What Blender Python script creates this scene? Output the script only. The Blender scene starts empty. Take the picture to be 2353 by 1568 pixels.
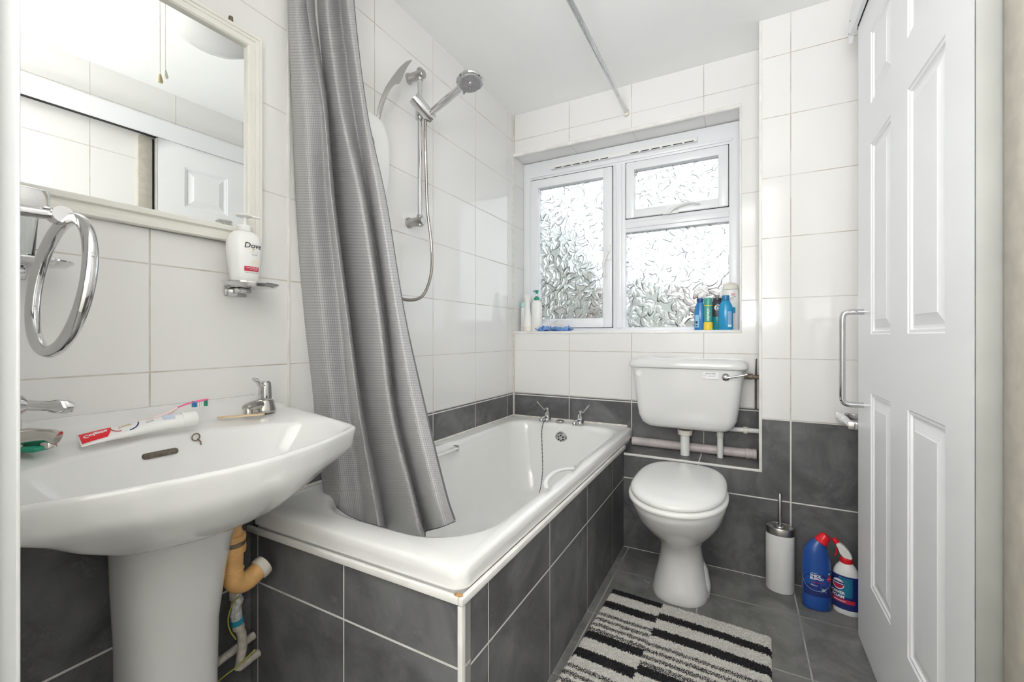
import bpy, bmesh, math, random
from mathutils import Vector, Matrix
random.seed(7)
PI = math.pi
scene = bpy.context.scene
C = scene.collection

# ---------------------------------------------------------------- camera
cam_data = bpy.data.cameras.new('camera')
cam = bpy.data.objects.new('camera', cam_data); C.objects.link(cam)
cam.location = (0, 0, 1.056); cam.rotation_euler = (PI / 2, 0, math.radians(27.882))
cam_data.sensor_width = 36; cam_data.lens = 991.9 / 2353 * 36
cam_data.shift_y = -(784 - 774.07) / 2353
cam_data.clip_start = 0.01
scene.camera = cam
# ---------------------------------------------------------------- world: bright overcast sky
world = bpy.data.worlds.new('overcast_sky'); scene.world = world; world.use_nodes = True
wn = world.node_tree; wbg = wn.nodes['Background']
wbg.inputs['Color'].default_value = (0.93, 0.965, 1.0, 1); wbg.inputs['Strength'].default_value = 6.0

def area(name, loc, rot, sx, sy, power, col=(1, 1, 1)):
    d = bpy.data.lights.new(name, 'AREA'); d.shape = 'RECTANGLE'; d.size = sx; d.size_y = sy
    d.energy = power; d.color = col
    o = bpy.data.objects.new(name, d); C.objects.link(o); o.location = loc; o.rotation_euler = rot
    return o
# added fill lamps, unseen behind the camera: one overhead, one bounced off the ceiling
area('added_overhead_fill', (-0.15, -0.75, 2.42), (0, 0, 0), 0.7, 0.7, 2, (1, 0.98, 0.96))
area('added_bounce_fill', (-0.15, -0.88, 1.34), (PI - 0.42, 0, 0), 0.9, 0.6, 35, (0.965, 0.98, 1.0))
scene.view_settings.view_transform = 'Standard'; scene.view_settings.look = 'None'
scene.view_settings.gamma = 1; scene.view_settings.use_curve_mapping = False
scene.view_settings.exposure = 0.74
scene.cycles.use_denoising = True
scene.cycles.max_bounces = 24; scene.cycles.diffuse_bounces = 16; scene.cycles.glossy_bounces = 6
scene.cycles.transmission_bounces = 8; scene.cycles.transparent_max_bounces = 12
scene.cycles.sample_clamp_indirect = 6

# ---------------------------------------------------------------- room numbers
XL, XR = -1.261, 0.418          # left and right wall faces
YD, YB2 = 2.4, 2.185            # deep back wall, boxed-out lower back wall
ZC = 2.442                      # ceiling
XB, YBN = -0.52, 0.755          # bath panel faces
XN = 0.078                      # corner of the boxing beside the niche
ZL = 0.469                      # niche ledge

# ---------------------------------------------------------------- materials
def mat(name, col=(0.8, 0.8, 0.8), rough=0.5, metal=0.0, spec=0.5, coat=0.0, trans=0.0, sheen=0.0, alpha=1.0, ior=None):
    m = bpy.data.materials.new(name); m.use_nodes = True
    b = m.node_tree.nodes['Principled BSDF']
    b.inputs['Base Color'].default_value = (*col, 1); b.inputs['Roughness'].default_value = rough
    b.inputs['Metallic'].default_value = metal; b.inputs['Specular IOR Level'].default_value = spec
    b.inputs['Coat Weight'].default_value = coat; b.inputs['Transmission Weight'].default_value = trans
    b.inputs['Sheen Weight'].default_value = sheen; b.inputs['Alpha'].default_value = alpha
    if ior: b.inputs['IOR'].default_value = ior
    return m
class NT:
    def __init__(s, m): s.t = m.node_tree; s.b = s.t.nodes.get('Principled BSDF')
    def n(s, typ, **kw):
        x = s.t.nodes.new(typ)
        for k, v in kw.items(): setattr(x, k, v)
        return x
    def l(s, a, b): s.t.links.new(a, b)
    def math(s, op, a, b=None, c=None):
        x = s.n('ShaderNodeMath', operation=op)
        for i, v in enumerate((a, b, c)):
            if v is None: continue
            if isinstance(v, (int, float)): x.inputs[i].default_value = v
            else: s.l(v, x.inputs[i])
        return x.outputs[0]
    def mapr(s, v, a, b, c=0.0, d=1.0, smooth=True):
        x = s.n('ShaderNodeMapRange', interpolation_type='SMOOTHSTEP' if smooth else 'LINEAR')
        s.l(v, x.inputs[0])
        for i, q in enumerate((a, b, c, d)): x.inputs[i + 1].default_value = q
        return x.outputs[0]
    def mix(s, f, a, b):
        x = s.n('ShaderNodeMix', data_type='RGBA')
        if isinstance(f, (int, float)): x.inputs[0].default_value = f
        else: s.l(f, x.inputs[0])
        for i, v in ((6, a), (7, b)):
            if isinstance(v, tuple): x.inputs[i].default_value = (*v, 1)
            else: s.l(v, x.inputs[i])
        return x.outputs[2]
    def noise(s, vec, scale, detail=3, rough=0.5, dist=0.0):
        x = s.n('ShaderNodeTexNoise'); x.inputs['Scale'].default_value = scale
        x.inputs['Detail'].default_value = detail; x.inputs['Roughness'].default_value = rough
        x.inputs['Distortion'].default_value = dist
        if vec is not None: s.l(vec, x.inputs['Vector'])
        return x.outputs[0]
    def obj(s): return s.n('ShaderNodeTexCoord').outputs['Object']
    def sep(s, v):
        x = s.n('ShaderNodeSeparateXYZ'); s.l(v, x.inputs[0]); return x.outputs
    def bump(s, h, strength=0.3, dist=0.001, nrm=None):
        x = s.n('ShaderNodeBump'); x.inputs['Strength'].default_value = strength
        x.inputs['Distance'].default_value = dist; s.l(h, x.inputs['Height'])
        if nrm is not None: s.l(nrm, x.inputs['Normal'])
        return x.outputs[0]

def grid_line(nt, c, off, step, w):
    t = nt.math('DIVIDE', nt.math('SUBTRACT', c, off), step)
    d = nt.math('MULTIPLY', nt.math('ABSOLUTE', nt.math('SUBTRACT', t, nt.math('ROUND', t))), step)
    return nt.mapr(d, w * 0.5, w * 0.5 + 0.0008, 1.0, 0.0)

def tile_mat(name, ax, off, step, zd, zw, dz=0.3485, dark_off=0.0, u2=None, white=(0.79, 0.785, 0.775)):
    """glazed white tiles above zd, slate tiles below it; ax is the world axis along the wall"""
    m = mat(name); nt = NT(m); co = nt.obj(); s = nt.sep(co); u = s['XYZ'.index(ax)]; z = s[2]
    isw = nt.math('GREATER_THAN', z, zd)
    gu = grid_line(nt, u, off, step, 0.0030)
    gw = nt.math('MAXIMUM', gu, grid_line(nt, z, zw, 0.262, 0.0026))
    if u2: gu = grid_line(nt, u, u2[0], u2[1], 0.0046)
    gd = nt.math('MAXIMUM', gu, grid_line(nt, z, dark_off, dz, 0.0046))
    seam = nt.mapr(nt.math('ABSOLUTE', nt.math('SUBTRACT', z, zd)), 0.0012, 0.002, 1.0, 0.0)
    g = nt.math('ADD', nt.math('MULTIPLY', gw, isw), nt.math('MULTIPLY', gd, nt.math('SUBTRACT', 1.0, isw)))
    g = nt.math('MAXIMUM', g, seam)
    n1 = nt.noise(co, 5.0, 8, 0.62, 0.6); n2 = nt.noise(co, 34, 5, 0.6, 0.3)
    slate = nt.mix(nt.mapr(n1, 0.35, 0.7), (0.085, 0.085, 0.089), (0.180, 0.180, 0.185))
    vein = nt.mapr(nt.math('ABSOLUTE', nt.math('SUBTRACT', nt.noise(co, 7, 6, 0.65, 1.4), 0.5)), 0.0, 0.012, 1.0, 0.0)
    slate = nt.mix(nt.math('MULTIPLY', vein, nt.math('MULTIPLY', nt.mapr(n2, 0.45, 0.65), 0.45)), slate, (0.27, 0.27, 0.275))
    slate = nt.mix(nt.mapr(nt.noise(co, 110, 4, 0.7), 0.67, 0.78, 0, 0.3), slate, (0.3, 0.3, 0.3))
    body = nt.mix(isw, slate, white)
    grime = nt.mapr(nt.noise(co, 6, 4, 0.6), 0.4, 0.65)
    gcw = nt.mix(grime, (0.62, 0.60, 0.56), (0.47, 0.42, 0.36))
    gc = nt.mix(isw, nt.mix(nt.mapr(n1, 0.55, 0.75), (0.74, 0.73, 0.71), (0.5, 0.49, 0.46)), gcw)
    nt.l(nt.mix(g, body, gc), nt.b.inputs['Base Color'])
    r = nt.math('MULTIPLY_ADD', isw, -0.30, 0.40)
    nt.l(nt.math('MAXIMUM', r, nt.math('MULTIPLY', g, 0.7)), nt.b.inputs['Roughness'])
    h = nt.math('SUBTRACT', nt.math('MULTIPLY', nt.noise(co, 3.2, 2), 0.35), g)
    b1 = nt.bump(h, 0.35, 0.0016)
    wav = nt.math('MULTIPLY', nt.noise(co, 60, 3), nt.math('SUBTRACT', 1.0, isw))
    nt.l(nt.bump(wav, 0.25, 0.002, b1), nt.b.inputs['Normal'])
    return m

M_left = tile_mat('left_wall_tiles', 'Y', 0.875, 0.3625, 0.708, 0.708)
M_back = tile_mat('back_wall_tiles', 'X', -0.165, 0.3625, 0.708, 0.708 + 0.002)
M_box = tile_mat('boxing_tiles', 'X', 0.190, 0.3625, 0.697, 0.699, u2=(0.190, 0.3625))
M_right = tile_mat('right_wall_tiles', 'Y', 0.80, 0.3625, 0.708, 0.708)
M_panel_side = tile_mat('bath_side_tiles', 'Y', 0.865, 0.3678, 0.9, 0.9, dz=0.341, white=(0.8, 0.79, 0.77))
M_panel_end = tile_mat('bath_end_tiles', 'X', -0.874, 0.352, 0.9, 0.9, dz=0.351)

def plain(name, col, rough, amt=0.04, scale=8, bumps=0.0, **k):
    m = mat(name, col, rough, **k); nt = NT(m); co = nt.obj()
    f = nt.mapr(nt.noise(co, scale, 4), 0.3, 0.7)
    nt.l(nt.mix(f, tuple(c * (1 - amt) for c in col), tuple(min(1, c * (1 + amt * 0.6)) for c in col)), nt.b.inputs['Base Color'])
    if bumps: nt.l(nt.bump(nt.noise(co, scale * 12, 4), bumps, 0.001), nt.b.inputs['Normal'])
    return m
M_ceil = plain('ceiling_paint', (0.90, 0.90, 0.895), 0.8, 0.02, 2)
M_paint = plain('white_gloss_paint', (0.80, 0.81, 0.83), 0.3, 0.02, 3, 0.03)
M_door = mat('door_white', (0.87, 0.875, 0.89), 0.38)
nt = NT(M_door); co = nt.obj(); mp = nt.n('ShaderNodeMapping'); mp.inputs['Scale'].default_value = (40, 40, 2.2); nt.l(co, mp.inputs[0])
nt.l(nt.bump(nt.noise(mp.outputs[0], 6, 5, 0.65, 0.4), 0.10, 0.0015), nt.b.inputs['Normal'])
M_edge = plain('door_edge_grey', (0.38, 0.385, 0.36), 0.55, 0.08, 6)
M_arch = plain('cream_architrave', (0.46, 0.43, 0.37), 0.5, 0.10, 30)
M_hall = plain('hall_wall_paint', (0.84, 0.83, 0.80), 0.8, 0.02, 3)
M_gap = mat('dark_gap', (0.03, 0.028, 0.025), 0.8)
M_trim = plain('white_trim', (0.80, 0.79, 0.76), 0.3, 0.08, 14)
M_cer = plain('white_glazed_ceramic', (0.74, 0.74, 0.735), 0.09, 0.015, 4, coat=0.3)
M_bath = plain('bath_acrylic', (0.83, 0.83, 0.82), 0.12, 0.02, 3, coat=0.3)
M_seat = plain('toilet_seat_plastic', (0.85, 0.85, 0.84), 0.2, 0.01, 3)
M_upvc = mat('upvc_frame', (0.80, 0.81, 0.84), 0.3)
M_seal = mat('black_seal', (0.02, 0.02, 0.02), 0.6)
M_chrome = mat('chrome', (0.66, 0.66, 0.66), 0.06, 1.0)
M_chrome_worn = mat('worn_chrome', (0.62, 0.60, 0.56), 0.16, 1.0)
M_satin = mat('satin_steel', (0.50, 0.49, 0.47), 0.28, 1.0)
M_brass = plain('brown_brass', (0.20, 0.15, 0.11), 0.5, 0.3, 60, metal=0.4)
M_rust = plain('rust_stain', (0.42, 0.24, 0.10), 0.8, 0.3, 60)
M_white = mat('white_plastic', (0.82, 0.82, 0.81), 0.3)
M_cream = plain('aged_cream_plastic', (0.78, 0.74, 0.66), 0.4, 0.06, 30)
M_pinkpipe = plain('pinkish_waste_pipe', (0.60, 0.54, 0.53), 0.4, 0.12, 18)
M_orange = plain('aged_orange_trap', (0.72, 0.42, 0.16), 0.35, 0.14, 25)
M_dustpipe = plain('dusty_painted_pipe', (0.50, 0.46, 0.40), 0.7, 0.2, 70, 0.3)
M_black = mat('black', (0.015, 0.015, 0.015), 0.5)
M_dark_hole = mat('dark_hole', (0.01, 0.01, 0.01), 0.9)
M_mirror = mat('mirror_glass', (0.90, 0.91, 0.89), 0.0, 1.0)
M_blue = mat('bleach_blue', (0.02, 0.085, 0.36), 0.28)
M_navy = mat('navy_label', (0.016, 0.03, 0.16), 0.3)
M_teal = mat('teal_label', (0.01, 0.16, 0.28), 0.3)
M_red = mat('red_plastic', (0.80, 0.016, 0.03), 0.3)
M_crimson = mat('crimson_print', (0.55, 0.02, 0.06), 0.35)
M_wprint = mat('white_print', (0.85, 0.85, 0.87), 0.4)
M_lblue = mat('light_blue_print', (0.30, 0.58, 0.80), 0.4)
M_gprint = mat('grey_print', (0.10, 0.10, 0.11), 0.5)
M_bprint = mat('black_print', (0.015, 0.015, 0.02), 0.5)
M_goldp = mat('gold_print', (0.55, 0.42, 0.20), 0.4)
M_green = mat('green_plastic', (0.015, 0.28, 0.17), 0.35)
M_mint = mat('mint_plastic', (0.50, 0.78, 0.70), 0.35)
M_bottleblue = mat('blue_bottle', (0.03, 0.22, 0.52), 0.25)
M_bottleaqua = mat('bright_blue_bottle', (0.02, 0.30, 0.58), 0.22)
M_yellow = mat('yellow_cap', (0.85, 0.62, 0.05), 0.35)
M_can = mat('teal_can', (0.07, 0.36, 0.30), 0.3)
M_charcoal = mat('charcoal_bottle', (0.06, 0.06, 0.075), 0.35)
M_tealb = mat('teal_bottle', (0.01, 0.30, 0.34), 0.3)
M_pink = mat('pink_plastic', (0.85, 0.14, 0.32), 0.35)
M_wood = plain('pale_wood', (0.72, 0.55, 0.34), 0.6, 0.1, 40)
M_tape = mat('blue_tape', (0.02, 0.28, 0.42), 0.6)
M_foilw = plain('foil_white', (0.70, 0.70, 0.68), 0.4, 0.25, 90, 0.6, metal=0.3)
M_yellowwire = mat('green_yellow_wire', (0.42, 0.42, 0.06), 0.5)
M_hose = mat('hose_metal', (0.33, 0.30, 0.27), 0.28, 1.0)
M_opal = mat('opal_glass', (0.62, 0.62, 0.61), 0.25, coat=0.4)
M_greysoft = mat('grey_nozzle_plate', (0.30, 0.30, 0.31), 0.35)
M_silic = plain('sealant', (0.74, 0.72, 0.67), 0.5, 0.15, 40)
M_glass_clear = mat('tumbler_glass', (0.95, 0.97, 0.97), 0.03, trans=1.0, ior=1.45)

# floor tiles
M_floor = mat('slate_floor_tiles', rough=0.42); nt = NT(M_floor); co = nt.obj(); s = nt.sep(co)
g = nt.math('MAXIMUM', grid_line(nt, s[0], 0.196, 0.345, 0.004), grid_line(nt, s[1], 1.949, 0.345, 0.004))
n1 = nt.noise(co, 6, 8, 0.65, 0.7); n2 = nt.noise(co, 30, 6, 0.7)
base = nt.mix(nt.mapr(n1, 0.3, 0.72), (0.125, 0.123, 0.120), (0.25, 0.247, 0.240))
lime = nt.math('MULTIPLY', nt.mapr(n2, 0.56, 0.66), nt.mapr(nt.noise(co, 4.3, 3, 0.6), 0.56, 0.68, 0, 0.55))
base = nt.mix(lime, base, (0.55, 0.54, 0.52))
nt.l(nt.mix(g, base, nt.mix(nt.mapr(n1, 0.4, 0.6), (0.46, 0.45, 0.43), (0.27, 0.265, 0.26))), nt.b.inputs['Base Color'])
nt.l(nt.bump(nt.math('SUBTRACT', nt.math('MULTIPLY', n2, 0.6), g), 0.3, 0.002), nt.b.inputs['Normal'])

# obscured window glass: embossed leaf pattern
M_pane = bpy.data.materials.new('leaf_pattern_glass'); M_pane.use_nodes = True
nt = NT(M_pane); t = M_pane.node_tree
for x in list(t.nodes):
    if x.type != 'OUTPUT_MATERIAL': t.nodes.remove(x)
out = [x for x in t.nodes if x.type == 'OUTPUT_MATERIAL'][0]
co = nt.obj()
cs_ = nt.sep(co); cmb = nt.n('ShaderNodeCombineXYZ'); nt.l(cs_[0], cmb.inputs[0]); nt.l(cs_[2], cmb.inputs[1])
def leaf(scale, seed, asp):
    sh0 = nt.n('ShaderNodeVectorMath', operation='ADD'); nt.l(cmb.outputs[0], sh0.inputs[0]); sh0.inputs[1].default_value = (seed, seed * 0.6, 0)
    v = nt.n('ShaderNodeTexVoronoi', voronoi_dimensions='2D', feature='F1'); v.inputs['Scale'].default_value = scale; nt.l(sh0.outputs[0], v.inputs['Vector'])
    df = nt.n('ShaderNodeVectorMath', operation='SUBTRACT'); nt.l(sh0.outputs[0], df.inputs[0]); nt.l(v.outputs['Position'], df.inputs[1])
    rn = nt.n('ShaderNodeSeparateColor'); nt.l(v.outputs['Color'], rn.inputs[0])
    ro_ = nt.n('ShaderNodeVectorRotate', rotation_type='Z_AXIS'); nt.l(df.outputs[0], ro_.inputs['Vector']); nt.l(nt.math('MULTIPLY', rn.outputs[0], 6.283), ro_.inputs['Angle'])
    q = nt.sep(ro_.outputs[0])
    lx = nt.math('MULTIPLY', q[0], scale * 1.15); ly = nt.math('MULTIPLY', q[1], scale * asp)
    ly = nt.math('ADD', ly, nt.math('MULTIPLY', nt.math('MULTIPLY', lx, lx), 0.6))        # bent blade
    d = nt.math('POWER', nt.math('ADD', nt.math('POWER', nt.math('ABSOLUTE', lx), 1.6), nt.math('POWER', nt.math('ABSOLUTE', ly), 1.5)), 0.62)
    hgt_ = nt.mapr(d, 0.0, 1.0, 1.0, 0.0)
    rim = nt.mapr(nt.math('ABSOLUTE', nt.math('SUBTRACT', d, 0.80)), 0.0, 0.16, 1.0, 0.0)
    vein = nt.math('MULTIPLY', nt.mapr(nt.math('ABSOLUTE', ly), 0.0, 0.10, 1.0, 0.0), nt.math('LESS_THAN', d, 0.75))
    return hgt_, nt.math('MAXIMUM', rim, nt.math('MULTIPLY', vein, 0.45))
h1, e1_ = leaf(17, 0.0, 2.3); h2, e2_ = leaf(21, 3.7, 2.5)
hgt = nt.math('MAXIMUM', h1, nt.math('MULTIPLY', h2, 0.85))
top1 = nt.math('GREATER_THAN', h1, nt.math('MULTIPLY', h2, 0.85))
edge = nt.math('ADD', nt.math('MULTIPLY', e1_, top1), nt.math('MULTIPLY', e2_, nt.math('SUBTRACT', 1.0, top1)))
edge = nt.math('MULTIPLY', edge, nt.mapr(nt.noise(co, 24, 2), 0.34, 0.62, 0.30, 1.0))
nrm = nt.bump(hgt, 1.0, 0.0045)
colr = nt.mix(edge, (0.50, 0.512, 0.512), (0.125, 0.13, 0.132))  # grey refraction lines along the leaf relief are put into the tint
refr = nt.n('ShaderNodeBsdfRefraction'); refr.inputs['IOR'].default_value = 1.45; refr.inputs['Roughness'].default_value = 0.12
nt.l(colr, refr.inputs['Color']); nt.l(nrm, refr.inputs['Normal'])
tr = nt.n('ShaderNodeBsdfTransparent'); nt.l(colr, tr.inputs['Color'])
gl = nt.n('ShaderNodeBsdfGlossy'); gl.inputs['Roughness'].default_value = 0.08; nt.l(nrm, gl.inputs['Normal'])
mx = nt.n('ShaderNodeMixShader'); mx.inputs[0].default_value = 0.35; nt.l(refr.outputs[0], mx.inputs[1]); nt.l(tr.outputs[0], mx.inputs[2])
mx2 = nt.n('ShaderNodeMixShader'); mx2.inputs[0].default_value = 0.07; nt.l(mx.outputs[0], mx2.inputs[1]); nt.l(gl.outputs[0], mx2.inputs[2])
nt.l(mx2.outputs[0], out.inputs['Surface'])

# waffle-weave curtain (uses the cloth's UVs in metres)
M_curt = mat('grey_waffle_cloth', (0.2, 0.2, 0.21), 0.42, sheen=0.3); nt = NT(M_curt)
uv = nt.n('ShaderNodeTexCoord').outputs['UV']; s = nt.sep(uv)
def dots(c, p): return nt.math('ABSOLUTE', nt.math('SINE', nt.math('MULTIPLY', c, PI / p)))
wf = nt.math('MULTIPLY', dots(s[0], 0.0065), dots(s[1], 0.0065))
cl = nt.mix(nt.mapr(wf, 0.3, 0.95), (0.32, 0.316, 0.320), (0.52, 0.515, 0.515))
nt.l(cl, nt.b.inputs['Base Color'])
nt.l(nt.bump(wf, 0.5, 0.0016), nt.b.inputs['Normal'])
M_hem = mat('dark_grey_hem', (0.13, 0.13, 0.135), 0.6)

# bath mat pile: stripes laid out in the mat's own coordinates
M_mat = mat('striped_tufted_pile', rough=0.95, spec=0.1); nt = NT(M_mat); co = nt.obj(); s = nt.sep(co)
ragx = nt.math('MULTIPLY', nt.math('SUBTRACT', nt.noise(co, 150, 3, 0.6), 0.5), 0.030)
ragy = nt.math('MULTIPLY', nt.math('SUBTRACT', nt.noise(co, 190, 3, 0.6), 0.5), 0.026)
X = nt.math('ADD', s[0], ragx); Y = nt.math('ADD', s[1], ragy)
right = nt.math('GREATER_THAN', X, 0.0)
yy = nt.math('ADD', Y, nt.math('MULTIPLY', right, 0.072))      # right half is set lower
per = 0.295
ph = nt.math('FLOORED_MODULO', nt.math('MULTIPLY', yy, -1.0), per)
def band(a, b): return nt.math('MULTIPLY', nt.math('GREATER_THAN', ph, a), nt.math('LESS_THAN', ph, b))
solid = nt.math('MAXIMUM', band(0.0, 0.040), band(0.096, 0.140))
thin = None
for a in (0.178, 0.211, 0.244, 0.275):
    bnd = band(a, a + 0.017)
    thin = bnd if thin is None else nt.math('MAXIMUM', thin, bnd)
speck = nt.math('GREATER_THAN', nt.noise(co, 380, 2, 0.6), 0.46)
dark = nt.math('MULTIPLY', nt.math('MAXIMUM', solid, nt.math('MULTIPLY', thin, speck)), nt.math('LESS_THAN', yy, 0.003))
pn = nt.mapr(nt.noise(co, 260, 3), 0.3, 0.7)
lightc = nt.mix(pn, (0.60, 0.57, 0.52), (0.86, 0.84, 0.80)); darkc = nt.mix(pn, (0.014, 0.014, 0.016), (0.05, 0.05, 0.054))
nt.l(nt.mix(dark, lightc, darkc), nt.b.inputs['Base Color'])
nt.l(nt.bump(nt.noise(co, 330, 3, 0.7), 0.8, 0.004), nt.b.inputs['Normal'])

# ---------------------------------------------------------------- geometry helpers
class MB:
    def __init__(s): s.bm = bmesh.new(); s.uv = None
    def box(s, x0, x1, y0, y1, z0, z1, bev=0, seg=2):
        r = bmesh.ops.create_cube(s.bm, size=1.0)
        vs = r['verts']
        for v in vs: v.co = Vector(((x0 + x1) / 2 + v.co.x * (x1 - x0), (y0 + y1) / 2 + v.co.y * (y1 - y0), (z0 + z1) / 2 + v.co.z * (z1 - z0)))
        if bev:
            es = list({e for v in vs for e in v.link_edges})
            bmesh.ops.bevel(s.bm, geom=es, offset=bev, segments=seg, affect='EDGES', profile=0.5)
        return s
    def rings(s, rings, cap0=True, cap1=True, closed=True):
        R = [[s.bm.verts.new(p) for p in r] for r in rings]; n = len(R[0])
        for a, b in zip(R, R[1:]):
            for i in range(n if closed else n - 1):
                j = (i + 1) % n
                try: s.bm.faces.new((a[i], a[j], b[j], b[i]))
                except ValueError: pass
        if cap0: s.bm.faces.new(list(reversed(R[0])))
        if cap1: s.bm.faces.new(R[-1])
        return R
    def tube(s, pts, r, n=14, cap=True, closed=False, flat=1.0):
        P = [Vector(p) for p in pts]; m = len(P)
        rr = r if isinstance(r, (list, tuple)) else [r] * m
        T = []
        for i in range(m):
            a = P[i - 1] if (i > 0 or closed) else P[i]; b = P[(i + 1) % m] if (i < m - 1 or closed) else P[i]
            T.append((b - a).normalized())
        up = Vector((0, 0, 1)) if abs(T[0].z) < 0.9 else Vector((1, 0, 0))
        N = (up - T[0] * up.dot(T[0])).normalized(); rings = []
        for i in range(m):
            N = (N - T[i] * N.dot(T[i])).normalized(); B = T[i].cross(N)
            rings.append([P[i] + (N * math.cos(2 * PI * k / n) * flat + B * math.sin(2 * PI * k / n)) * rr[i] for k in range(n)])
        if closed: rings.append(rings[0]); s.rings(rings, False, False)
        else: s.rings(rings, cap, cap)
        return s
    def lathe(s, prof, n=32, c=(0, 0, 0), sx=1.0, sy=1.0, cap0=True, cap1=True, pw=2.0, M=None):
        rings = []
        for q in prof:
            r, z = q[0], q[1]; ring = []
            for k in range(n):
                a = 2 * PI * k / n; ca, sa = math.cos(a), math.sin(a)
                if pw != 2.0:
                    ca = math.copysign(abs(ca) ** (2 / pw), ca); sa = math.copysign(abs(sa) ** (2 / pw), sa)
                p = Vector((c[0] + r * ca * sx, c[1] + r * sa * sy, c[2] + z))
                ring.append(M @ p if M else p)
            rings.append(ring)
        s.rings(rings, cap0, cap1); return s
    def quadgrid(s, f, nu, nv):
        V = [[s.bm.verts.new(f(i / nu, j / nv)) for j in range(nv + 1)] for i in range(nu + 1)]
        for i in range(nu):
            for j in range(nv): s.bm.faces.new((V[i][j], V[i + 1][j], V[i + 1][j + 1], V[i][j + 1]))
        return V
    def prism(s, poly, z0, z1, axis='z'):
        def p3(p, w): return {'z': (p[0], p[1], w), 'y': (p[0], w, p[1]), 'x': (w, p[0], p[1])}[axis]
        s.rings([[p3(p, z0) for p in poly], [p3(p, z1) for p in poly]]); return s

def obj(name, mb, m, parent=None, sharp=35, sub=0, smooth=True):
    bm = mb.bm; bmesh.ops.remove_doubles(bm, verts=bm.verts, dist=1e-6)
    bmesh.ops.recalc_face_normals(bm, faces=bm.faces)
    me = bpy.data.meshes.new(name); bm.to_mesh(me); bm.free()
    me.materials.append(m)
    if smooth:
        me.polygons.foreach_set('use_smooth', [True] * len(me.polygons)); me.set_sharp_from_angle(angle=math.radians(sharp))
    o = bpy.data.objects.new(name, me); C.objects.link(o)
    if parent: o.parent = parent
    if sub:
        sm = o.modifiers.new('smooth', 'SUBSURF'); sm.levels = sub; sm.render_levels = sub
    return o
def thing(name, label, cat, loc=(0, 0, 0), rotz=0, group=None, rot=None):
    o = bpy.data.objects.new(name, None); C.objects.link(o); o.empty_display_size = 0.05
    o.location = loc; o.rotation_euler = rot or (0, 0, rotz); o['label'] = label; o['category'] = cat
    if group: o['group'] = group
    return o
def tag(o, label, cat, group=None):
    o['label'] = label; o['category'] = cat
    if group: o['group'] = group
    return o
def struct(name, mb, m, parent=None, **k):
    o = obj(name, mb, m, parent, **k)
    if not parent: o['kind'] = 'structure'
    return o
def sempty(name, loc=(0, 0, 0)):
    o = bpy.data.objects.new(name, None); C.objects.link(o); o.location = loc; o['kind'] = 'structure'; return o
def bez(p0, p1, p2, p3, n=12):
    out = []
    for i in range(n + 1):
        t = i / n; a = (1 - t)
        out.append(tuple(a ** 3 * p0[k] + 3 * a * a * t * p1[k] + 3 * a * t * t * p2[k] + t ** 3 * p3[k] for k in range(3)))
    return out
def catmull(P, n=8):
    P = [Vector(p) for p in P]; Q = [2 * P[0] - P[1]] + P + [2 * P[-1] - P[-2]]; out = []
    for i in range(1, len(Q) - 2):
        for k in range(n):
            t = k / n; a, b, c, d = Q[i - 1], Q[i], Q[i + 1], Q[i + 2]
            out.append(0.5 * ((2 * b) + (c - a) * t + (2 * a - 5 * b + 4 * c - d) * t * t + (3 * b - a - 3 * c + d) * t ** 3))
    out.append(P[-1]); return out
def cat1(ys, t):
    """catmull interpolation of a list at t in [0,1]"""
    n = len(ys) - 1; x = min(max(t, 0), 0.99999) * n; i = int(x); f = x - i
    g = lambda k: ys[k] if 0 <= k <= n else (2 * ys[0] - ys[1] if k < 0 else 2 * ys[n] - ys[n - 1])
    a, b, c, d = g(i - 1), g(i), g(i + 1), g(i + 2)
    return 0.5 * ((2 * b) + (c - a) * f + (2 * a - 5 * b + 4 * c - d) * f * f + (3 * b - a - 3 * c + d) * f ** 3)
def lerp_prof(prof, z):
    """radius of a lathe profile at height z"""
    for (r0, z0), (r1, z1) in zip(prof, prof[1:]):
        if min(z0, z1) <= z <= max(z0, z1) and abs(z1 - z0) > 1e-9: return r0 + (r1 - r0) * (z - z0) / (z1 - z0)
    return prof[-1][0]

def text_mb(string, size, surf, bold=0.0, align='CENTER', shear=0.0, sx=1.0):
    """letters laid onto a surface: surf(x, y) -> point, for flat letter coordinates"""
    cu = bpy.data.curves.new('lettering', 'FONT'); cu.body = string; cu.size = size; cu.align_x = align
    cu.offset = bold; cu.shear = shear; cu.resolution_u = 3
    to = bpy.data.objects.new('lettering', cu); C.objects.link(to)
    dg = bpy.context.evaluated_depsgraph_get(); me = bpy.data.meshes.new_from_object(to.evaluated_get(dg))
    mb = MB(); mb.bm.from_mesh(me)
    bmesh.ops.triangulate(mb.bm, faces=mb.bm.faces)
    for v in mb.bm.verts: v.co = Vector(surf(v.co.x * sx, v.co.y))
    C.objects.unlink(to); bpy.data.objects.remove(to); bpy.data.curves.remove(cu); bpy.data.meshes.remove(me)
    return mb
def letters(name, string, size, surf, m, parent, **k):
    mb = text_mb(string, size, surf, **k)
    me = bpy.data.meshes.new(name); mb.bm.to_mesh(me); mb.bm.free(); me.materials.append(m)
    o = bpy.data.objects.new(name, me); C.objects.link(o); o.parent = parent; return o
def on_lathe(prof, a0, z0, sx=1.0, sy=1.0, off=0.0006):
    """map flat label coordinates onto an elliptic lathe body; a0 = angle of the label's middle"""
    def f(x, y):
        z = z0 + y; r = lerp_prof(prof, z); a = a0
        # walk along the ellipse
        st = 6; dx = x / st
        for _ in range(st):
            ds = math.hypot(r * sx * math.sin(a), r * sy * math.cos(a)); a += dx / max(ds, 1e-4)
        p = Vector((r * sx * math.cos(a), r * sy * math.sin(a), z))
        nn = Vector((math.cos(a) / sx, math.sin(a) / sy, 0)).normalized()
        return p + nn * off
    return f
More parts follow.
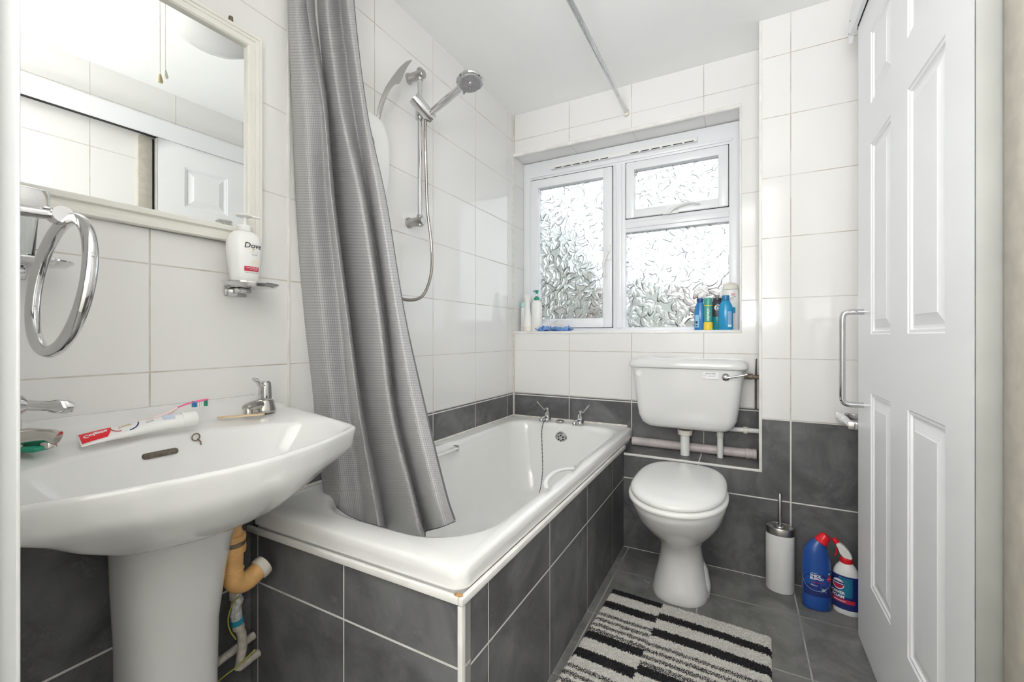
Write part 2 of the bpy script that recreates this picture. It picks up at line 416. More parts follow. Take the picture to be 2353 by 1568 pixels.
def patch(surf, x0, x1, y0, y1, nu=14, nv=4):
    mb = MB(); mb.quadgrid(lambda u, v: surf(x0 + (x1 - x0) * u, y0 + (y1 - y0) * v), nu, nv); return mb
def disc(surf, cx, cy, r, n=24, ry=None):
    mb = MB(); ry = ry or r
    c = mb.bm.verts.new(surf(cx, cy)); ring = [mb.bm.verts.new(surf(cx + r * math.cos(2 * PI * k / n), cy + ry * math.sin(2 * PI * k / n))) for k in range(n)]
    for k in range(n): mb.bm.faces.new((c, ring[k], ring[(k + 1) % n]))
    return mb
def arcband(surf, cx, cy, r0, r1, a0, a1, n=24):
    mb = MB(); mb.quadgrid(lambda u, v: surf(cx + (r0 + (r1 - r0) * v) * math.cos(a0 + (a1 - a0) * u), cy + (r0 + (r1 - r0) * v) * math.sin(a0 + (a1 - a0) * u)), n, 1); return mb

# ================================================================ ROOM SHELL
mb = MB(); mb.box(-1.5, 0.7, -1.35, 2.75, -0.1, 0.0); struct('floor', mb, M_floor)
mb = MB(); mb.box(-1.5, 0.7, -1.35, 2.75, ZC, ZC + 0.1); struct('ceiling', mb, M_ceil)
mb = MB(); mb.box(XL - 0.12, XL, 0.141, 2.62, 0, ZC); struct('wall_left', mb, M_left)
ZS, ZH = 1.081, 2.19    # sill, window head
mb = MB()
mb.box(XL, 0.62, YD, 2.62, 0, ZS); mb.box(XL, 0.62, YD, 2.62, ZH, ZC); mb.box(0.0, 0.62, YD, 2.62, ZS, ZH)
struct('wall_back', mb, M_back)
mb = MB(); mb.prism([(XB, 0), (0.62, 0), (0.62, ZC), (XN, ZC), (XN, ZL), (XB, ZL)], YB2, YD, 'y'); struct('wall_back_boxing', mb, M_box, smooth=False)
mb = MB(); mb.box(XR, XR + 0.15, 0.141, YB2, 0, ZC); struct('wall_right', mb, M_right)
# near wall with the doorway the camera stands in, and the hall behind
mb = MB(); mb.box(-1.42, -0.632, 0.025, 0.141, 0, ZC); mb.box(0.30, 0.62, 0.025, 0.141, 0, ZC); mb.box(-0.632, 0.30, 0.025, 0.141, 2.34, ZC)
struct('wall_near', mb, M_hall)
mb = MB(); mb.box(-1.1, -1.0, -1.3, 0.025, 0, ZC); mb.box(0.55, 0.65, -1.3, 0.025, 0, ZC); mb.box(-1.1, 0.65, -1.35, -1.25, 0, ZC)
struct('wall_hall', mb, M_hall)
# jamb lining of the near doorway, with its rounded stop
mb = MB(); mb.box(-0.632, -0.611, 0.015, 0.1455, 0, 2.34, 0.003); mb.box(-0.6125, -0.6095, 0.1425, 0.1455, 0, 2.34, 0.001); mb.box(-0.6135, -0.604, 0.015, 0.1305, 0, 2.34, 0.003)
struct('trim_1', mb, plain('off_white_frame_paint', (0.52, 0.53, 0.53), 0.4, 0.03, 5))

# tile edge trims
def tr(n, x0, x1, y0, y1, z0, z1, b=0.002, m=M_trim):
    mb = MB(); mb.box(x0, x1, y0, y1, z0, z1, b); return struct('trim_%d' % n, mb, m)
tr(2, XN - 0.006, XN + 0.006, YB2 - 0.004, YB2 + 0.008, ZL, ZC)
mb = MB(); mb.box(XB + 0.001, XN + 0.006, YB2 - 0.004, YB2 + 0.006, ZL - 0.008, ZL + 0.003, 0.002); struct('trim_3', mb, M_trim)
tr(4, XL, 0.006, YD - 0.005, YD + 0.006, ZS - 0.006, ZS + 0.005)
tr(5, -0.004, 0.006, YD - 0.005, YD + 0.005, ZS, ZH + 0.004)
tr(6, XL, XL + 0.004, 0.869, 0.879, 0.708, ZC)
tr(7, XL, XB - 0.0015, YBN - 0.012, YBN - 0.001, 0.494, 0.510)
tr(8, XB - 0.001, XB + 0.011, YBN - 0.012, YB2 - 0.002, 0.494, 0.510)
tr(9, XB - 0.004, XB + 0.008, YBN - 0.010, YBN + 0.004, 0, 0.492)
tr(10, XL, XL + 0.006, YD - 0.006, YD, 0.56, ZC, m=M_silic)
# rounded tile nosing under the window head
mb = MB(); mb.tube([(XL, YD + 0.004, ZH + 0.004), (0.002, YD + 0.004, ZH + 0.004)], 0.011, 10); struct('trim_11', mb, M_trim)
# bath enclosure
mb = MB(); mb.box(XB - 0.035, XB, YBN + 0.036, YD - 0.001, 0, 0.494); struct('wall_bath_side', mb, M_panel_side)
mb = MB(); mb.box(XL, XB, YBN, YBN + 0.035, 0, 0.494); struct('wall_bath_end', mb, M_panel_end)

# ================================================================ WINDOW
win = sempty('window_1', (0, 2.56, 0))
Y0 = 0.0
def bar(mb, x0, x1, z0, z1, y0, y1, b=0.004): mb.box(x0, x1, y0, y1, z0, z1, b)
mb = MB()
bar(mb, XL + 0.001, -1.208, 1.09, 2.185, -0.015, 0.05); bar(mb, -0.054, -0.001, 1.09, 2.185, -0.015, 0.05)
bar(mb, -1.21, -0.05, 2.072, 2.185, -0.015, 0.05); bar(mb, -1.21, -0.05, 1.083, 1.110, -0.015, 0.05)
bar(mb, -0.669, -0.594, 1.105, 2.075, -0.015, 0.05); bar(mb, -0.596, -0.05, 1.665, 1.742, -0.015, 0.05)
bar(mb, -0.650, -0.614, 1.105, 2.075, -0.024, 0.0, 0.008); bar(mb, -0.594, -0.05, 1.686, 1.722, -0.024, 0.0, 0.008)
bar(mb, -1.225, -0.035, 2.085, 2.105, -0.022, 0.0, 0.006)
obj('window_frame', mb, M_upvc, win)
def sash(x0, x1, z0, z1, w):
    mb = MB()
    for a, b, c, d in ((x0, x0 + w, z0, z1), (x1 - w, x1, z0, z1), (x0 + w - .004, x1 - w + .004, z1 - w, z1), (x0 + w - .004, x1 - w + .004, z0, z0 + w)):
        bar(mb, a, b, c, d, -0.028, 0.03, 0.006)
    return obj('sash', mb, M_upvc, win)
s1 = sash(-1.206, -0.671, 1.112, 2.066, 0.056); s2 = sash(-0.590, -0.056, 1.744, 2.068, 0.048)
mb = MB()
for (x0, x1, z0, z1) in ((-1.209, -0.668, 1.109, 2.070), (-0.593, -0.053, 1.741, 2.071)):
    for a, b, c, d in ((x0, x0 + .004, z0, z1), (x1 - .004, x1, z0, z1), (x0, x1, z1 - .004, z1), (x0, x1, z0, z0 + .004)): mb.box(a, b, -0.0165, 0.0, c, d)
obj('seal', mb, M_seal, win)
for (x0, x1, z0, z1) in ((-1.152, -0.725, 1.166, 2.012), (-0.544, -0.102, 1.79, 2.022), (-0.596, -0.053, 1.109, 1.667)):
    mb = MB(); mb.box(x0, x1, 0.008, 0.012, z0, z1); obj('glass_pane', mb, M_pane, win, smooth=False)
mb = MB(); mb.box(XL + 0.001, -0.001, YD + 0.004 - 2.56, -0.012, ZS, ZS + 0.009, 0.003); obj('window_sill', mb, M_upvc, win)
# trickle vent along the head
mb = MB(); mb.box(-1.06, -0.205, -0.038, -0.014, 2.112, 2.140, 0.004); v = obj('trickle_vent', mb, M_white, win)
for k in range(14):
    if k in (6, 7): continue
    x = -1.03 + k * 0.0585
    mb = MB(); mb.box(x, x + 0.046, -0.0395, -0.034, 2.1135, 2.1175); obj('vent_slot', mb, M_seal, v)
# handles
mb = MB(); mb.box(-0.706, -0.676, -0.036, -0.027, 1.51, 1.60, 0.004)
mb.tube(catmull([(-0.69, -0.040, 1.565), (-0.702, -0.050, 1.535), (-0.715, -0.055, 1.49), (-0.714, -0.052, 1.45), (-0.705, -0.048, 1.415)], 5), [0.013] * 4 + [0.011] * 8 + [0.009] * 9, 10, flat=0.8); obj('window_handle', mb, M_white, win)
mb = MB(); mb.box(-0.385, -0.300, -0.036, -0.027, 1.738, 1.757, 0.004)
mb.tube(catmull([(-0.345, -0.040, 1.750), (-0.315, -0.050, 1.765), (-0.27, -0.056, 1.778), (-0.225, -0.052, 1.778), (-0.19, -0.048, 1.770)], 5), [0.013] * 4 + [0.011] * 8 + [0.008] * 9, 10, flat=0.8); obj('window_handle', mb, M_white, win)

# outside the window
M_leaf = plain('foliage', (0.30, 0.305, 0.28), 0.8, 0.4, 4); M_brick = plain('brick_render', (0.36, 0.25, 0.22), 0.9, 0.2, 3); M_ground = plain('paving', (0.35, 0.34, 0.32), 0.9, 0.2, 2)
mb = MB(); mb.box(-14, 12, 2.7, 24, -0.4, -0.3); struct('ground', mb, M_ground)
def blob(cx, cy, cz, r, seed):
    rnd = random.Random(seed); mb = MB()
    bmesh.ops.create_icosphere(mb.bm, subdivisions=5, radius=1.0)
    ph_ = [(rnd.uniform(2, 9), rnd.uniform(2, 9), rnd.uniform(2, 9), rnd.uniform(0, 6)) for _ in range(9)]
    for v in mb.bm.verts:
        d = sum(math.sin(a * v.co.x + b * v.co.y + c * v.co.z + e) for a, b, c, e in ph_) * 0.035
        v.co = Vector((cx + v.co.x * r[0] * (1 + d), cy + v.co.y * r[1] * (1 + d), cz + v.co.z * r[2] * (1 + d)))
    return mb
t_ = thing('garden_tree', 'blurred green tree outside behind the left frosted window pane', 'tree', (-3.1, 6.5, -0.3))
obj('foliage', blob(0, 0, 2.2, (1.05, 0.9, 1.5), 3), M_leaf, t_)
mb = MB(); mb.tube([(0, 0, 0), (0.03, 0, 0.6), (0, 0, 1.2)], [0.16, 0.12, 0.11], 10); obj('trunk', mb, plain('bark', (0.12, 0.09, 0.07), 0.9), t_)
t_ = thing('garden_bush', 'dark bush outside behind the lower right frosted window pane', 'bush', (-1.1, 5.6, -0.3))
obj('foliage', blob(0, 0, 1.0, (0.75, 0.6, 0.98), 8), M_leaf, t_)
t_ = thing('brick_outbuilding', 'reddish brick building far outside behind the lower window panes', 'building', (-1.6, 10, -0.3))
mb = MB(); mb.box(-2.6, 2.4, 0, 3, 0, 2.0); obj('brick_wall', mb, M_brick, t_)
mb = MB(); mb.prism([(-2.8, 2.0), (2.6, 2.0), (2.2, 2.5), (-2.4, 2.5)], -0.2, 3.2, 'y'); obj('roof', mb, plain('roof_felt', (0.42, 0.36, 0.34), 0.9), t_)

# ================================================================ SLIDING DOOR on the right wall
door = sempty('door_1', (0, 0, 0))
DX0, DX1, DY0, DY1, DZ0, DZ1 = 0.368, 0.412, 1.062, 1.920, 0.004, 2.150
mb = MB(); mb.box(DX0 + 0.001, DX1, DY0, DY1, DZ0, DZ1)
ys = [DY0, 1.187, 1.412, 1.549, 1.755, DY1]; zs = [DZ0, 0.255, 0.875, 1.063, 1.672, 1.800, 2.030, DZ1]
face = MB()
for i in range(5):
    for j in range(7):
        y0, y1, z0, z1 = ys[i], ys[i + 1], zs[j], zs[j + 1]
        if i in (1, 3) and j in (1, 3, 5):
            prof = [(0, 0), (0.003, 0.0028), (0.010, 0.0030), (0.013, 0.0075), (0.020, 0.0080), (0.044, 0.0022), (0.046, 0.0012)]
            R = [[(DX0 + d, y0 + k, z0 + k), (DX0 + d, y1 - k, z0 + k), (DX0 + d, y1 - k, z1 - k), (DX0 + d, y0 + k, z1 - k)] for k, d in prof]
            face.rings(R, False, True)
        else:
            vs = [face.bm.verts.new(p) for p in ((DX0, y0, z0), (DX0, y1, z0), (DX0, y1, z1), (DX0, y0, z1))]; face.bm.faces.new(vs)
# body behind the moulded face, with the recesses inside it
body = MB(); body.box(DX0 + 0.010, DX1, DY0, DY1, DZ0, DZ1)
fr = MB()
for p in ([(DX0, DY0, DZ0), (DX0, DY1, DZ0), (DX0 + .01, DY1, DZ0), (DX0 + .01, DY0, DZ0)], [(DX0, DY0, DZ1), (DX0, DY1, DZ1), (DX0 + .01, DY1, DZ1), (DX0 + .01, DY0, DZ1)],
          [(DX0, DY1, DZ0), (DX0, DY1, DZ1), (DX0 + .01, DY1, DZ1), (DX0 + .01, DY1, DZ0)]):
    face.bm.faces.new([face.bm.verts.new(q) for q in p])
mb.bm.free(); fr.bm.free()
obj('door_leaf', face, M_door, door, sharp=12)
obj('door_core', body, M_door, door)
mb = MB(); mb.box(DX0 + 0.0005, DX1 + 0.0005, DY0 - 0.003, DY0 + 0.001, DZ0, DZ1, 0.0008); obj('door_edge', mb, M_edge, door)
# tubular pull handle
mb = MB(); hy = 1.845
mb.tube([(DX0, hy, 1.140), (DX0 - 0.030, hy, 1.140)] + bez((DX0 - 0.032, hy, 1.140), (DX0 - 0.052, hy, 1.140), (DX0 - 0.058, hy, 1.134), (DX0 - 0.058, hy, 1.112), 8) +
        [(DX0 - 0.058, hy, 0.98)] + bez((DX0 - 0.058, hy, 0.852), (DX0 - 0.058, hy, 0.830), (DX0 - 0.052, hy, 0.824), (DX0 - 0.032, hy, 0.824), 8) + [(DX0, hy, 0.824)], 0.0095, 16)
obj('door_handle', mb, M_chrome, door)
# pelmet that hides the sliding track
mb = MB(); mb.prism([(0.30, 2.150), (1.966, 2.150), (1.986, 2.135), (1.986, 2.218), (1.95, 2.245), (0.30, 2.245)], 0.352, 0.364, 'x')
mb.box(0.364, XR - 0.002, 0.30, 1.95, 2.232, 2.245); struct('trim_12', mb, M_paint, smooth=False)
mb = MB(); mb.box(0.372, 0.414, 0.32, 1.95, 2.158, 2.185); struct('trim_13', mb, M_gap)
# cream architrave just before the door's edge
mb = MB(); mb.box(0.398, XR, 0.985, 1.048, 0, 2.148, 0.004); struct('trim_14', mb, M_arch)
mb = MB(); mb.box(0.4125, XR, 1.048, 1.062, 0, 2.148); struct('trim_15', mb, M_gap)
# screws on the pelmet end
mb = MB()
for z, y in ((2.200, 1.955), (2.165, 1.975)): mb.lathe([(0.003, 0), (0.002, 0.001)], 10, M=Matrix.Translation((0.352, y, z)) @ Matrix.Rotation(-PI / 2, 4, 'Y'))
struct('trim_16', mb, M_gap)

# ================================================================ BATH
def rrect(x0, x1, y0, y1, z, rad, n=14, m=26, fx=None):
    """rounded rectangle ring, radii order: (x0,y0),(x1,y0),(x1,y1),(x0,y1); equal point count"""
    P = []
    cs = [(x0 + rad[0], y0 + rad[0], rad[0], PI), (x1 - rad[1], y0 + rad[1], rad[1], 1.5 * PI), (x1 - rad[2], y1 - rad[2], rad[2], 0), (x0 + rad[3], y1 - rad[3], rad[3], 0.5 * PI)]
    arcs = [[(cx + r * math.cos(a + PI / 2 * k / n), cy + r * math.sin(a + PI / 2 * k / n)) for k in range(n + 1)] for cx, cy, r, a in cs]
    for i in range(4):
        P += arcs[i]; a = arcs[i][-1]; b = arcs[(i + 1) % 4][0]
        mm = m if i in (1, 3) else 8
        for k in range(1, mm): P.append((a[0] + (b[0] - a[0]) * k / mm, a[1] + (b[1] - a[1]) * k / mm))
    out = []
    for x, y in P:
        if fx: x, y, zz = fx(x, y, z)
        else: zz = z
        out.append((x, y, zz))
    return out
def smooth01(t): t = min(max(t, 0), 1); return t * t * (3 - 2 * t)
bath = thing('bathtub', 'white bathtub with moulded rim and two grip handles under the window', 'bathtub', (0, 0, 0))
bx0, bx1, by0, by1 = XL + 0.004, XB - 0.004, YBN + 0.004, YD - 0.004
def grip(x, y, z, amt=1.0):
    # scooped recesses for the two grips
    a = smooth01((y - 1.30) / 0.05) * smooth01((1.62 - y) / 0.05)
    b = smooth01((y - 1.40) / 0.05) * smooth01((1.70 - y) / 0.05)
    if x > -0.72: x += 0.022 * a * amt
    if x < -1.08: x -= 0.016 * b * amt
    return x, y, z
def g0(k): return lambda x, y, z: grip(x, y, z, k)
def bulge(k):
    return lambda x, y, z: grip(x, y, z, k)
R = [
    rrect(bx0 + .02, bx1 - .02, by0 + .02, by1 - .004, 0.400, (.02, .02, .02, .02)),
    rrect(bx0 + .004, bx1 - .004, by0 + .004, by1 - .001, 0.470, (.02, .03, .03, .02)),
    rrect(bx0 + .004, bx1 - .004, by0 + .004, by1 - .001, 0.511, (.02, .03, .03, .02)),
    rrect(bx0, bx1 + .004, by0 - .002, by1, 0.513, (.02, .035, .035, .02)),
    rrect(bx0, bx1 + .005, by0 - .003, by1, 0.536, (.02, .035, .035, .02)),
    rrect(bx0, bx1 + .004, by0 - .002, by1, 0.552, (.02, .035, .035, .02)),
    rrect(bx0, bx1 + .000, by0 + .002, by1, 0.5575, (.02, .032, .032, .02)),
    rrect(bx0, bx1 - .006, by0 + .008, by1, 0.5600, (.02, .03, .03, .02)),
    rrect(bx0 + .004, bx1 - .028, by0 + .045, by1 - .006, 0.5595, (.03, .03, .03, .03)),
    rrect(bx0 + .045, bx1 - .038, by0 + .076, by1 - .060, 0.557, (.25, .19, .12, .11), fx=g0(0.4)),
    rrect(bx0 + .054, bx1 - .047, by0 + .086, by1 - .069, 0.554, (.25, .19, .12, .11), fx=g0(0.9)),
    rrect(bx0 + .062, bx1 - .055, by0 + .092, by1 - .076, 0.546, (.25, .19, .12, .11), fx=g0(1.0)),
    rrect(bx0 + .067, bx1 - .062, by0 + .099, by1 - .081, 0.525, (.25, .19, .12, .11), fx=g0(1.0)),
    rrect(bx0 + .072, bx1 - .069, by0 + .109, by1 - .085, 0.490, (.25, .19, .12, .11), fx=g0(1.0)),
    rrect(bx0 + .078, bx1 - .077, by0 + .130, by1 - .090, 0.440, (.25, .19, .12, .11), fx=g0(0.3)),
    rrect(bx0 + .090, bx1 - .102, by0 + .190, by1 - .104, 0.330, (.23, .19, .13, .12)),
    rrect(bx0 + .110, bx1 - .122, by0 + .255, by1 - .124, 0.220, (.22, .22, .13, .13)),
    rrect(bx0 + .135, bx1 - .147, by0 + .310, by1 - .150, 0.165, (.18, .18, .11, .11)),
    rrect(bx0 + .175, bx1 - .187, by0 + .370, by1 - .190, 0.142, (.14, .14, .08, .08)),
    rrect(bx0 + .26, bx1 - .27, by0 + .55, by1 - .35, 0.135, (.05, .05, .05, .05)),
]
mb = MB(); mb.rings(R, False, True); obj('tub', mb, M_bath, bath, sharp=60)
# white sealant bead along the wall, with mould specks
mb = MB(); mb.tube([(XL + 0.004, YBN + 0.03, 0.565), (XL + 0.004, YD - 0.004, 0.565), (XB - 0.03, YD - 0.004, 0.565)], 0.0055, 8); obj('sealant_bead', mb, M_silic, bath)
# grips
mb = MB(); mb.tube(bez((-0.572, 1.335, 0.543), (-0.618, 1.37, 0.560), (-0.618, 1.54, 0.560), (-0.570, 1.590, 0.543), 16), 0.0085, 12, flat=0.7); obj('grip_handle', mb, M_white, bath)
mb = MB(); mb.tube([(-1.205, 1.42, 0.525), (-1.168, 1.43, 0.535), (-1.168, 1.66, 0.535), (-1.205, 1.67, 0.525)], 0.0095, 12, flat=0.75); obj('grip_handle', mb, M_white, bath)
mb = MB(); mb.box(-1.186, -1.160, 1.652, 1.668, 0.523, 0.548, 0.003); obj('grip_end', mb, M_chrome, bath)
# overflow rose on the far end
ov = Matrix.Translation((-0.905, by1 - 0.0835, 0.478)) @ Matrix.Rotation(PI / 2 + 0.13, 4, 'X')
mb = MB(); mb.lathe([(0.036, 0.000), (0.036, 0.003), (0.028, 0.006), (0.027, 0.004)], 28, M=ov); o = obj('overflow_ring', mb, M_satin, bath)
mb = MB(); mb.lathe([(0.027, 0.004), (0.026, 0.007), (0.0, 0.008)], 28, M=ov, cap1=False); o2 = obj('overflow_rose', mb, M_chrome, bath)
for k in range(6):
    a = k * PI / 3 + PI / 6
    mb = MB(); mb.lathe([(0.0045, 0.0082), (0.0045, 0.0088)], 12, (0.0155 * math.cos(a), 0.0155 * math.sin(a), 0), M=ov); obj('overflow_hole', mb, M_dark_hole, o2)
# chain hanging from the overflow bracket by the tap
pts = catmull([(-1.010, 2.325, 0.568), (-1.015, 2.308, 0.552), (-1.020, 2.296, 0.50), (-1.005, 2.27, 0.40), (-0.985, 2.23, 0.30), (-0.965, 2.16, 0.235), (-0.955, 2.10, 0.20)], 10)
mb = MB(); n_ = len(pts)
mb.tube(pts, [0.0024 if k % 2 else 0.0013 for k in range(n_)], 6); tag(obj('plug_chain', mb, M_black), 'thin dark bead chain hanging into the bathtub from the left bath tap', 'chain')
# bath taps
def pillar_tap(name, label, loc, rotz, s=1.0, lever=0.045, tilt=0.35, lrot=0.0, group=None, lw=0.008, lf=0.45):
    """pillar tap; spout points along local +X; lever turned by lrot"""
    t = thing(name, label, 'tap', loc, rotz, group)
    mb = MB(); mb.lathe([(0.024, 0), (0.025, 0.004), (0.023, 0.012), (0.021, 0.024), (0.019, 0.032), (0.017, 0.034)], 24, sx=1.15 * s, sy=s, c=(0, 0, 0))
    mb.tube([(0, 0, 0.018 * s), (0.028 * s, 0, 0.024 * s), (0.052 * s, 0, 0.022 * s), (0.064 * s, 0, 0.018 * s)], [0.015 * s, 0.014 * s, 0.0125 * s, 0.0115 * s], 14)
    mb.lathe([(0.0115, 0), (0.0115, 0.012), (0.008, 0.018)], 16, (0.058, 0, 0.004), 1, 1)
    obj('tap_body', mb, M_chrome_worn if s > 0.99 else M_chrome, t)
    mb = MB(); mb.lathe([(0.0165 * s, 0.036 * s), (0.0168 * s, 0.040 * s), (0.0155 * s, 0.070 * s), (0.0145 * s, 0.080 * s), (0.011 * s, 0.084 * s)], 24)
    c, sn = math.cos(lrot), math.sin(lrot); L = lever
    P = [(0, 0, 0.074 * s), (0.018 * c, 0.018 * sn, 0.074 * s), (L * 0.6 * c, L * 0.6 * sn, 0.074 * s + L * tilt * 0.4), (L * c, L * sn, 0.074 * s + L * tilt)]
    mb.tube(catmull(P, 4), [0.010 * s] * 5 + [lw * 0.75] * 4 + [lw] * 3 + [lw * 0.6], 12, flat=lf)
    obj('lever', mb, M_chrome, t)
    return t
pillar_tap('bath_tap', 'chrome bath tap nearest the left tiled wall with raised lever', (-1.005, 2.345, 0.561), -PI / 2 - 0.25, 0.92, 0.062, 0.75, -0.9)
pillar_tap('bath_tap', 'chrome bath tap beside the toilet end with lever pointing right', (-0.800, 2.335, 0.561), -PI / 2 - 0.25, 0.92, 0.062, 0.75, 1.5)
mb = MB(); mb.lathe([(0.023, 0), (0.024, 0.004), (0.021, 0.010), (0.012, 0.012)], 24, (-0.925, 2.345, 0.561)); 
tag(obj('bath_plug', mb, M_chrome_worn), 'round dark bath plug lying on the rim between the bath taps', 'plug')
# rust mark at the near corner
mb = MB(); mb.lathe([(0.012, 0), (0.010, 0.002)], 14, (XB - 0.006, YBN - 0.002, 0.5095), sx=1, sy=0.6); obj('rust_spot', mb, M_rust, bath)

# ================================================================ SHOWER CURTAIN + RAIL
# fold knots, measured on the hanging cloth: world (x, y, z) per column at five heights
CUR = [
    [(-1.235, 0.875, 2.27), (-1.223, 0.883, 2.27), (-1.211, 0.915, 2.27), (-1.199, 0.917, 2.27), (-1.187, 0.955, 2.27), (-1.175, 0.972, 2.27), (-1.163, 0.968, 2.27), (-1.151, 1.006, 2.27), (-1.139, 1.002, 2.27), (-1.127, 1.028, 2.27)],
    [(-1.247, 0.862, 2.106), (-1.208, 0.862, 2.092), (-1.215, 0.904, 2.123), (-1.194, 0.891, 2.106), (-1.259, 0.966, 2.181), (-1.283, 0.988, 2.206), (-1.173, 0.945, 2.136), (-1.211, 1.028, 2.207), (-1.116, 0.976, 2.136), (-1.123, 1.01, 2.162)],
    [(-1.242, 0.875, 1.772), (-1.178, 0.87, 1.754), (-1.164, 0.918, 1.773), (-1.125, 0.897, 1.753), (-1.22, 0.986, 1.818), (-1.241, 1.01, 1.834), (-1.115, 0.95, 1.775), (-1.169, 1.05, 1.835), (-1.051, 0.979, 1.773), (-1.072, 1.016, 1.796)],
    [(-1.253, 0.895, 1.492), (-1.161, 0.876, 1.473), (-1.162, 0.94, 1.491), (-1.084, 0.893, 1.466), (-1.226, 1.022, 1.524), (-1.247, 1.048, 1.534), (-1.017, 0.94, 1.47), (-1.133, 1.086, 1.528), (-0.968, 0.963, 1.469), (-0.982, 1.01, 1.484)],
    [(-1.265, 0.93, 1.133), (-1.154, 0.906, 1.129), (-1.132, 0.964, 1.131), (-1.045, 0.913, 1.127), (-1.175, 1.038, 1.136), (-1.185, 1.057, 1.137), (-0.951, 0.945, 1.126), (-1.061, 1.086, 1.135), (-0.894, 0.958, 1.125), (-0.897, 1.0, 1.127)],
    [(-1.268, 0.97, 0.799), (-1.148, 0.941, 0.813), (-1.119, 0.994, 0.807), (-1.018, 0.938, 0.825), (-1.135, 1.058, 0.796), (-1.131, 1.072, 0.794), (-0.911, 0.956, 0.831), (-1.015, 1.092, 0.801), (-0.832, 0.958, 0.837), (-0.808, 0.995, 0.833)],
    [(-1.173, 0.935, 0.563), (-1.098, 0.942, 0.573), (-1.068, 0.991, 0.562), (-0.979, 0.956, 0.588), (-1.073, 1.072, 0.536), (-1.065, 1.082, 0.534), (-0.843, 0.962, 0.61), (-0.938, 1.094, 0.552), (-0.761, 0.956, 0.625), (-0.735, 0.989, 0.619)],
    [(-1.159, 0.945, 0.531), (-1.09, 0.952, 0.5), (-1.068, 1.002, 0.461), (-0.964, 0.966, 0.483), (-1.054, 1.082, 0.411), (-1.049, 1.092, 0.398), (-0.811, 0.972, 0.474), (-0.9, 1.104, 0.425), (-0.736, 0.966, 0.527), (-0.709, 0.999, 0.537)]
]
nh = len(CUR); nc = len(CUR[0])
NU, NV = 150, 190
mb = MB(); bm = mb.bm; uvl = bm.loops.layers.uv.new('UVMap')
V = []
for j in range(NV + 1):
    t = j / NV
    row = [[cat1([CUR[h][c][k] for h in range(nh)], t) for k in range(3)] for c in range(nc)]
    V.append([[cat1([row[c][k] for c in range(nc)], i / NU) for k in range(3)] for i in range(NU + 1)])
BV = [[None] * (NU + 1) for _ in range(NV + 1)]; UVs = [[None] * (NU + 1) for _ in range(NV + 1)]
jm = int(NV * 0.8); acc = [0.0]
for i in range(NU): acc.append(acc[-1] + (Vector(V[jm][i + 1]) - Vector(V[jm][i])).length)
for j in range(NV + 1):
    for i in range(NU + 1):
        BV[j][i] = bm.verts.new(V[j][i]); UVs[j][i] = (acc[i], j / NV * 1.75)
for j in range(NV):
    for i in range(NU):
        f = bm.faces.new((BV[j][i], BV[j][i + 1], BV[j + 1][i + 1], BV[j + 1][i]))
        for lp, (a, b) in zip(f.loops, ((j, i), (j, i + 1), (j + 1, i + 1), (j + 1, i))): lp[uvl].uv = UVs[a][b]
curt = thing('shower_curtain', 'grey waffle-weave shower curtain gathered at the near end of the bathtub', 'curtain', (0, 0, 0))
me = bpy.data.meshes.new('cloth'); bm.to_mesh(me); bm.free(); me.materials.append(M_curt); me.polygons.foreach_set('use_smooth', [True] * len(me.polygons))
o = bpy.data.objects.new('cloth', me); C.objects.link(o); o.parent = curt
sd = o.modifiers.new('thick', 'SOLIDIFY'); sd.thickness = 0.0015; sd.offset = 0
# stitched hem down the right edge and along the bottom right
def hem(points, w):
    mb = MB(); mb.tube(points, w, 6, flat=0.35); return mb
e1 = [V[j][NU] for j in range(0, NV + 1, 3)]; e2 = [V[NV][i] for i in range(NU, int(NU * 0.0), -3)]
obj('hem', hem(e1, 0.0038), M_hem, curt); obj('hem', hem(e2, 0.0038), M_hem, curt)

rail = thing('shower_curtain_rail', 'chrome shower curtain rail under the ceiling above the bathtub', 'rail', (0, 0, 0))
rx, rz = -0.553, 2.292
mb = MB(); mb.tube([(rx, YD - 0.012, rz), (rx, 1.40, rz)] + bez((rx, 1.30, rz), (rx, 1.16, rz), (-0.60, 1.10, rz), (-0.72, 1.07, rz), 8) + [(-0.98, 1.0, rz), (XL + 0.001, 0.87, rz)], 0.0115, 14); obj('rail_tube', mb, M_chrome, rail)
mb = MB(); mb.box(rx - 0.012, rx + 0.012, YD - 0.020, YD - 0.001, rz - 0.022, rz + 0.013, 0.004); br = obj('rail_bracket', mb, M_cream, rail)
mb = MB(); mb.lathe([(0.022, 0), (0.022, 0.006), (0.014, 0.010)], 18, M=Matrix.Translation((XL, 0.87, rz)) @ Matrix.Rotation(PI / 2, 4, 'Y')); obj('rail_bracket', mb, M_cream, rail)
for k in range(9):   # rings carrying the curtain
    c0 = CUR[0][min(nc - 1, k)]
    x = -1.20 + k * 0.027
    mb = MB(); mb.tube([(x, 0.87 + 0.46 * (x + 1.26) + 0.017 * math.cos(a), rz - 0.006 + 0.019 * math.sin(a)) for a in [2 * PI * q / 18 for q in range(18)]], 0.0018, 6, closed=True)
    o = obj('curtain_ring', mb, M_white, curt)

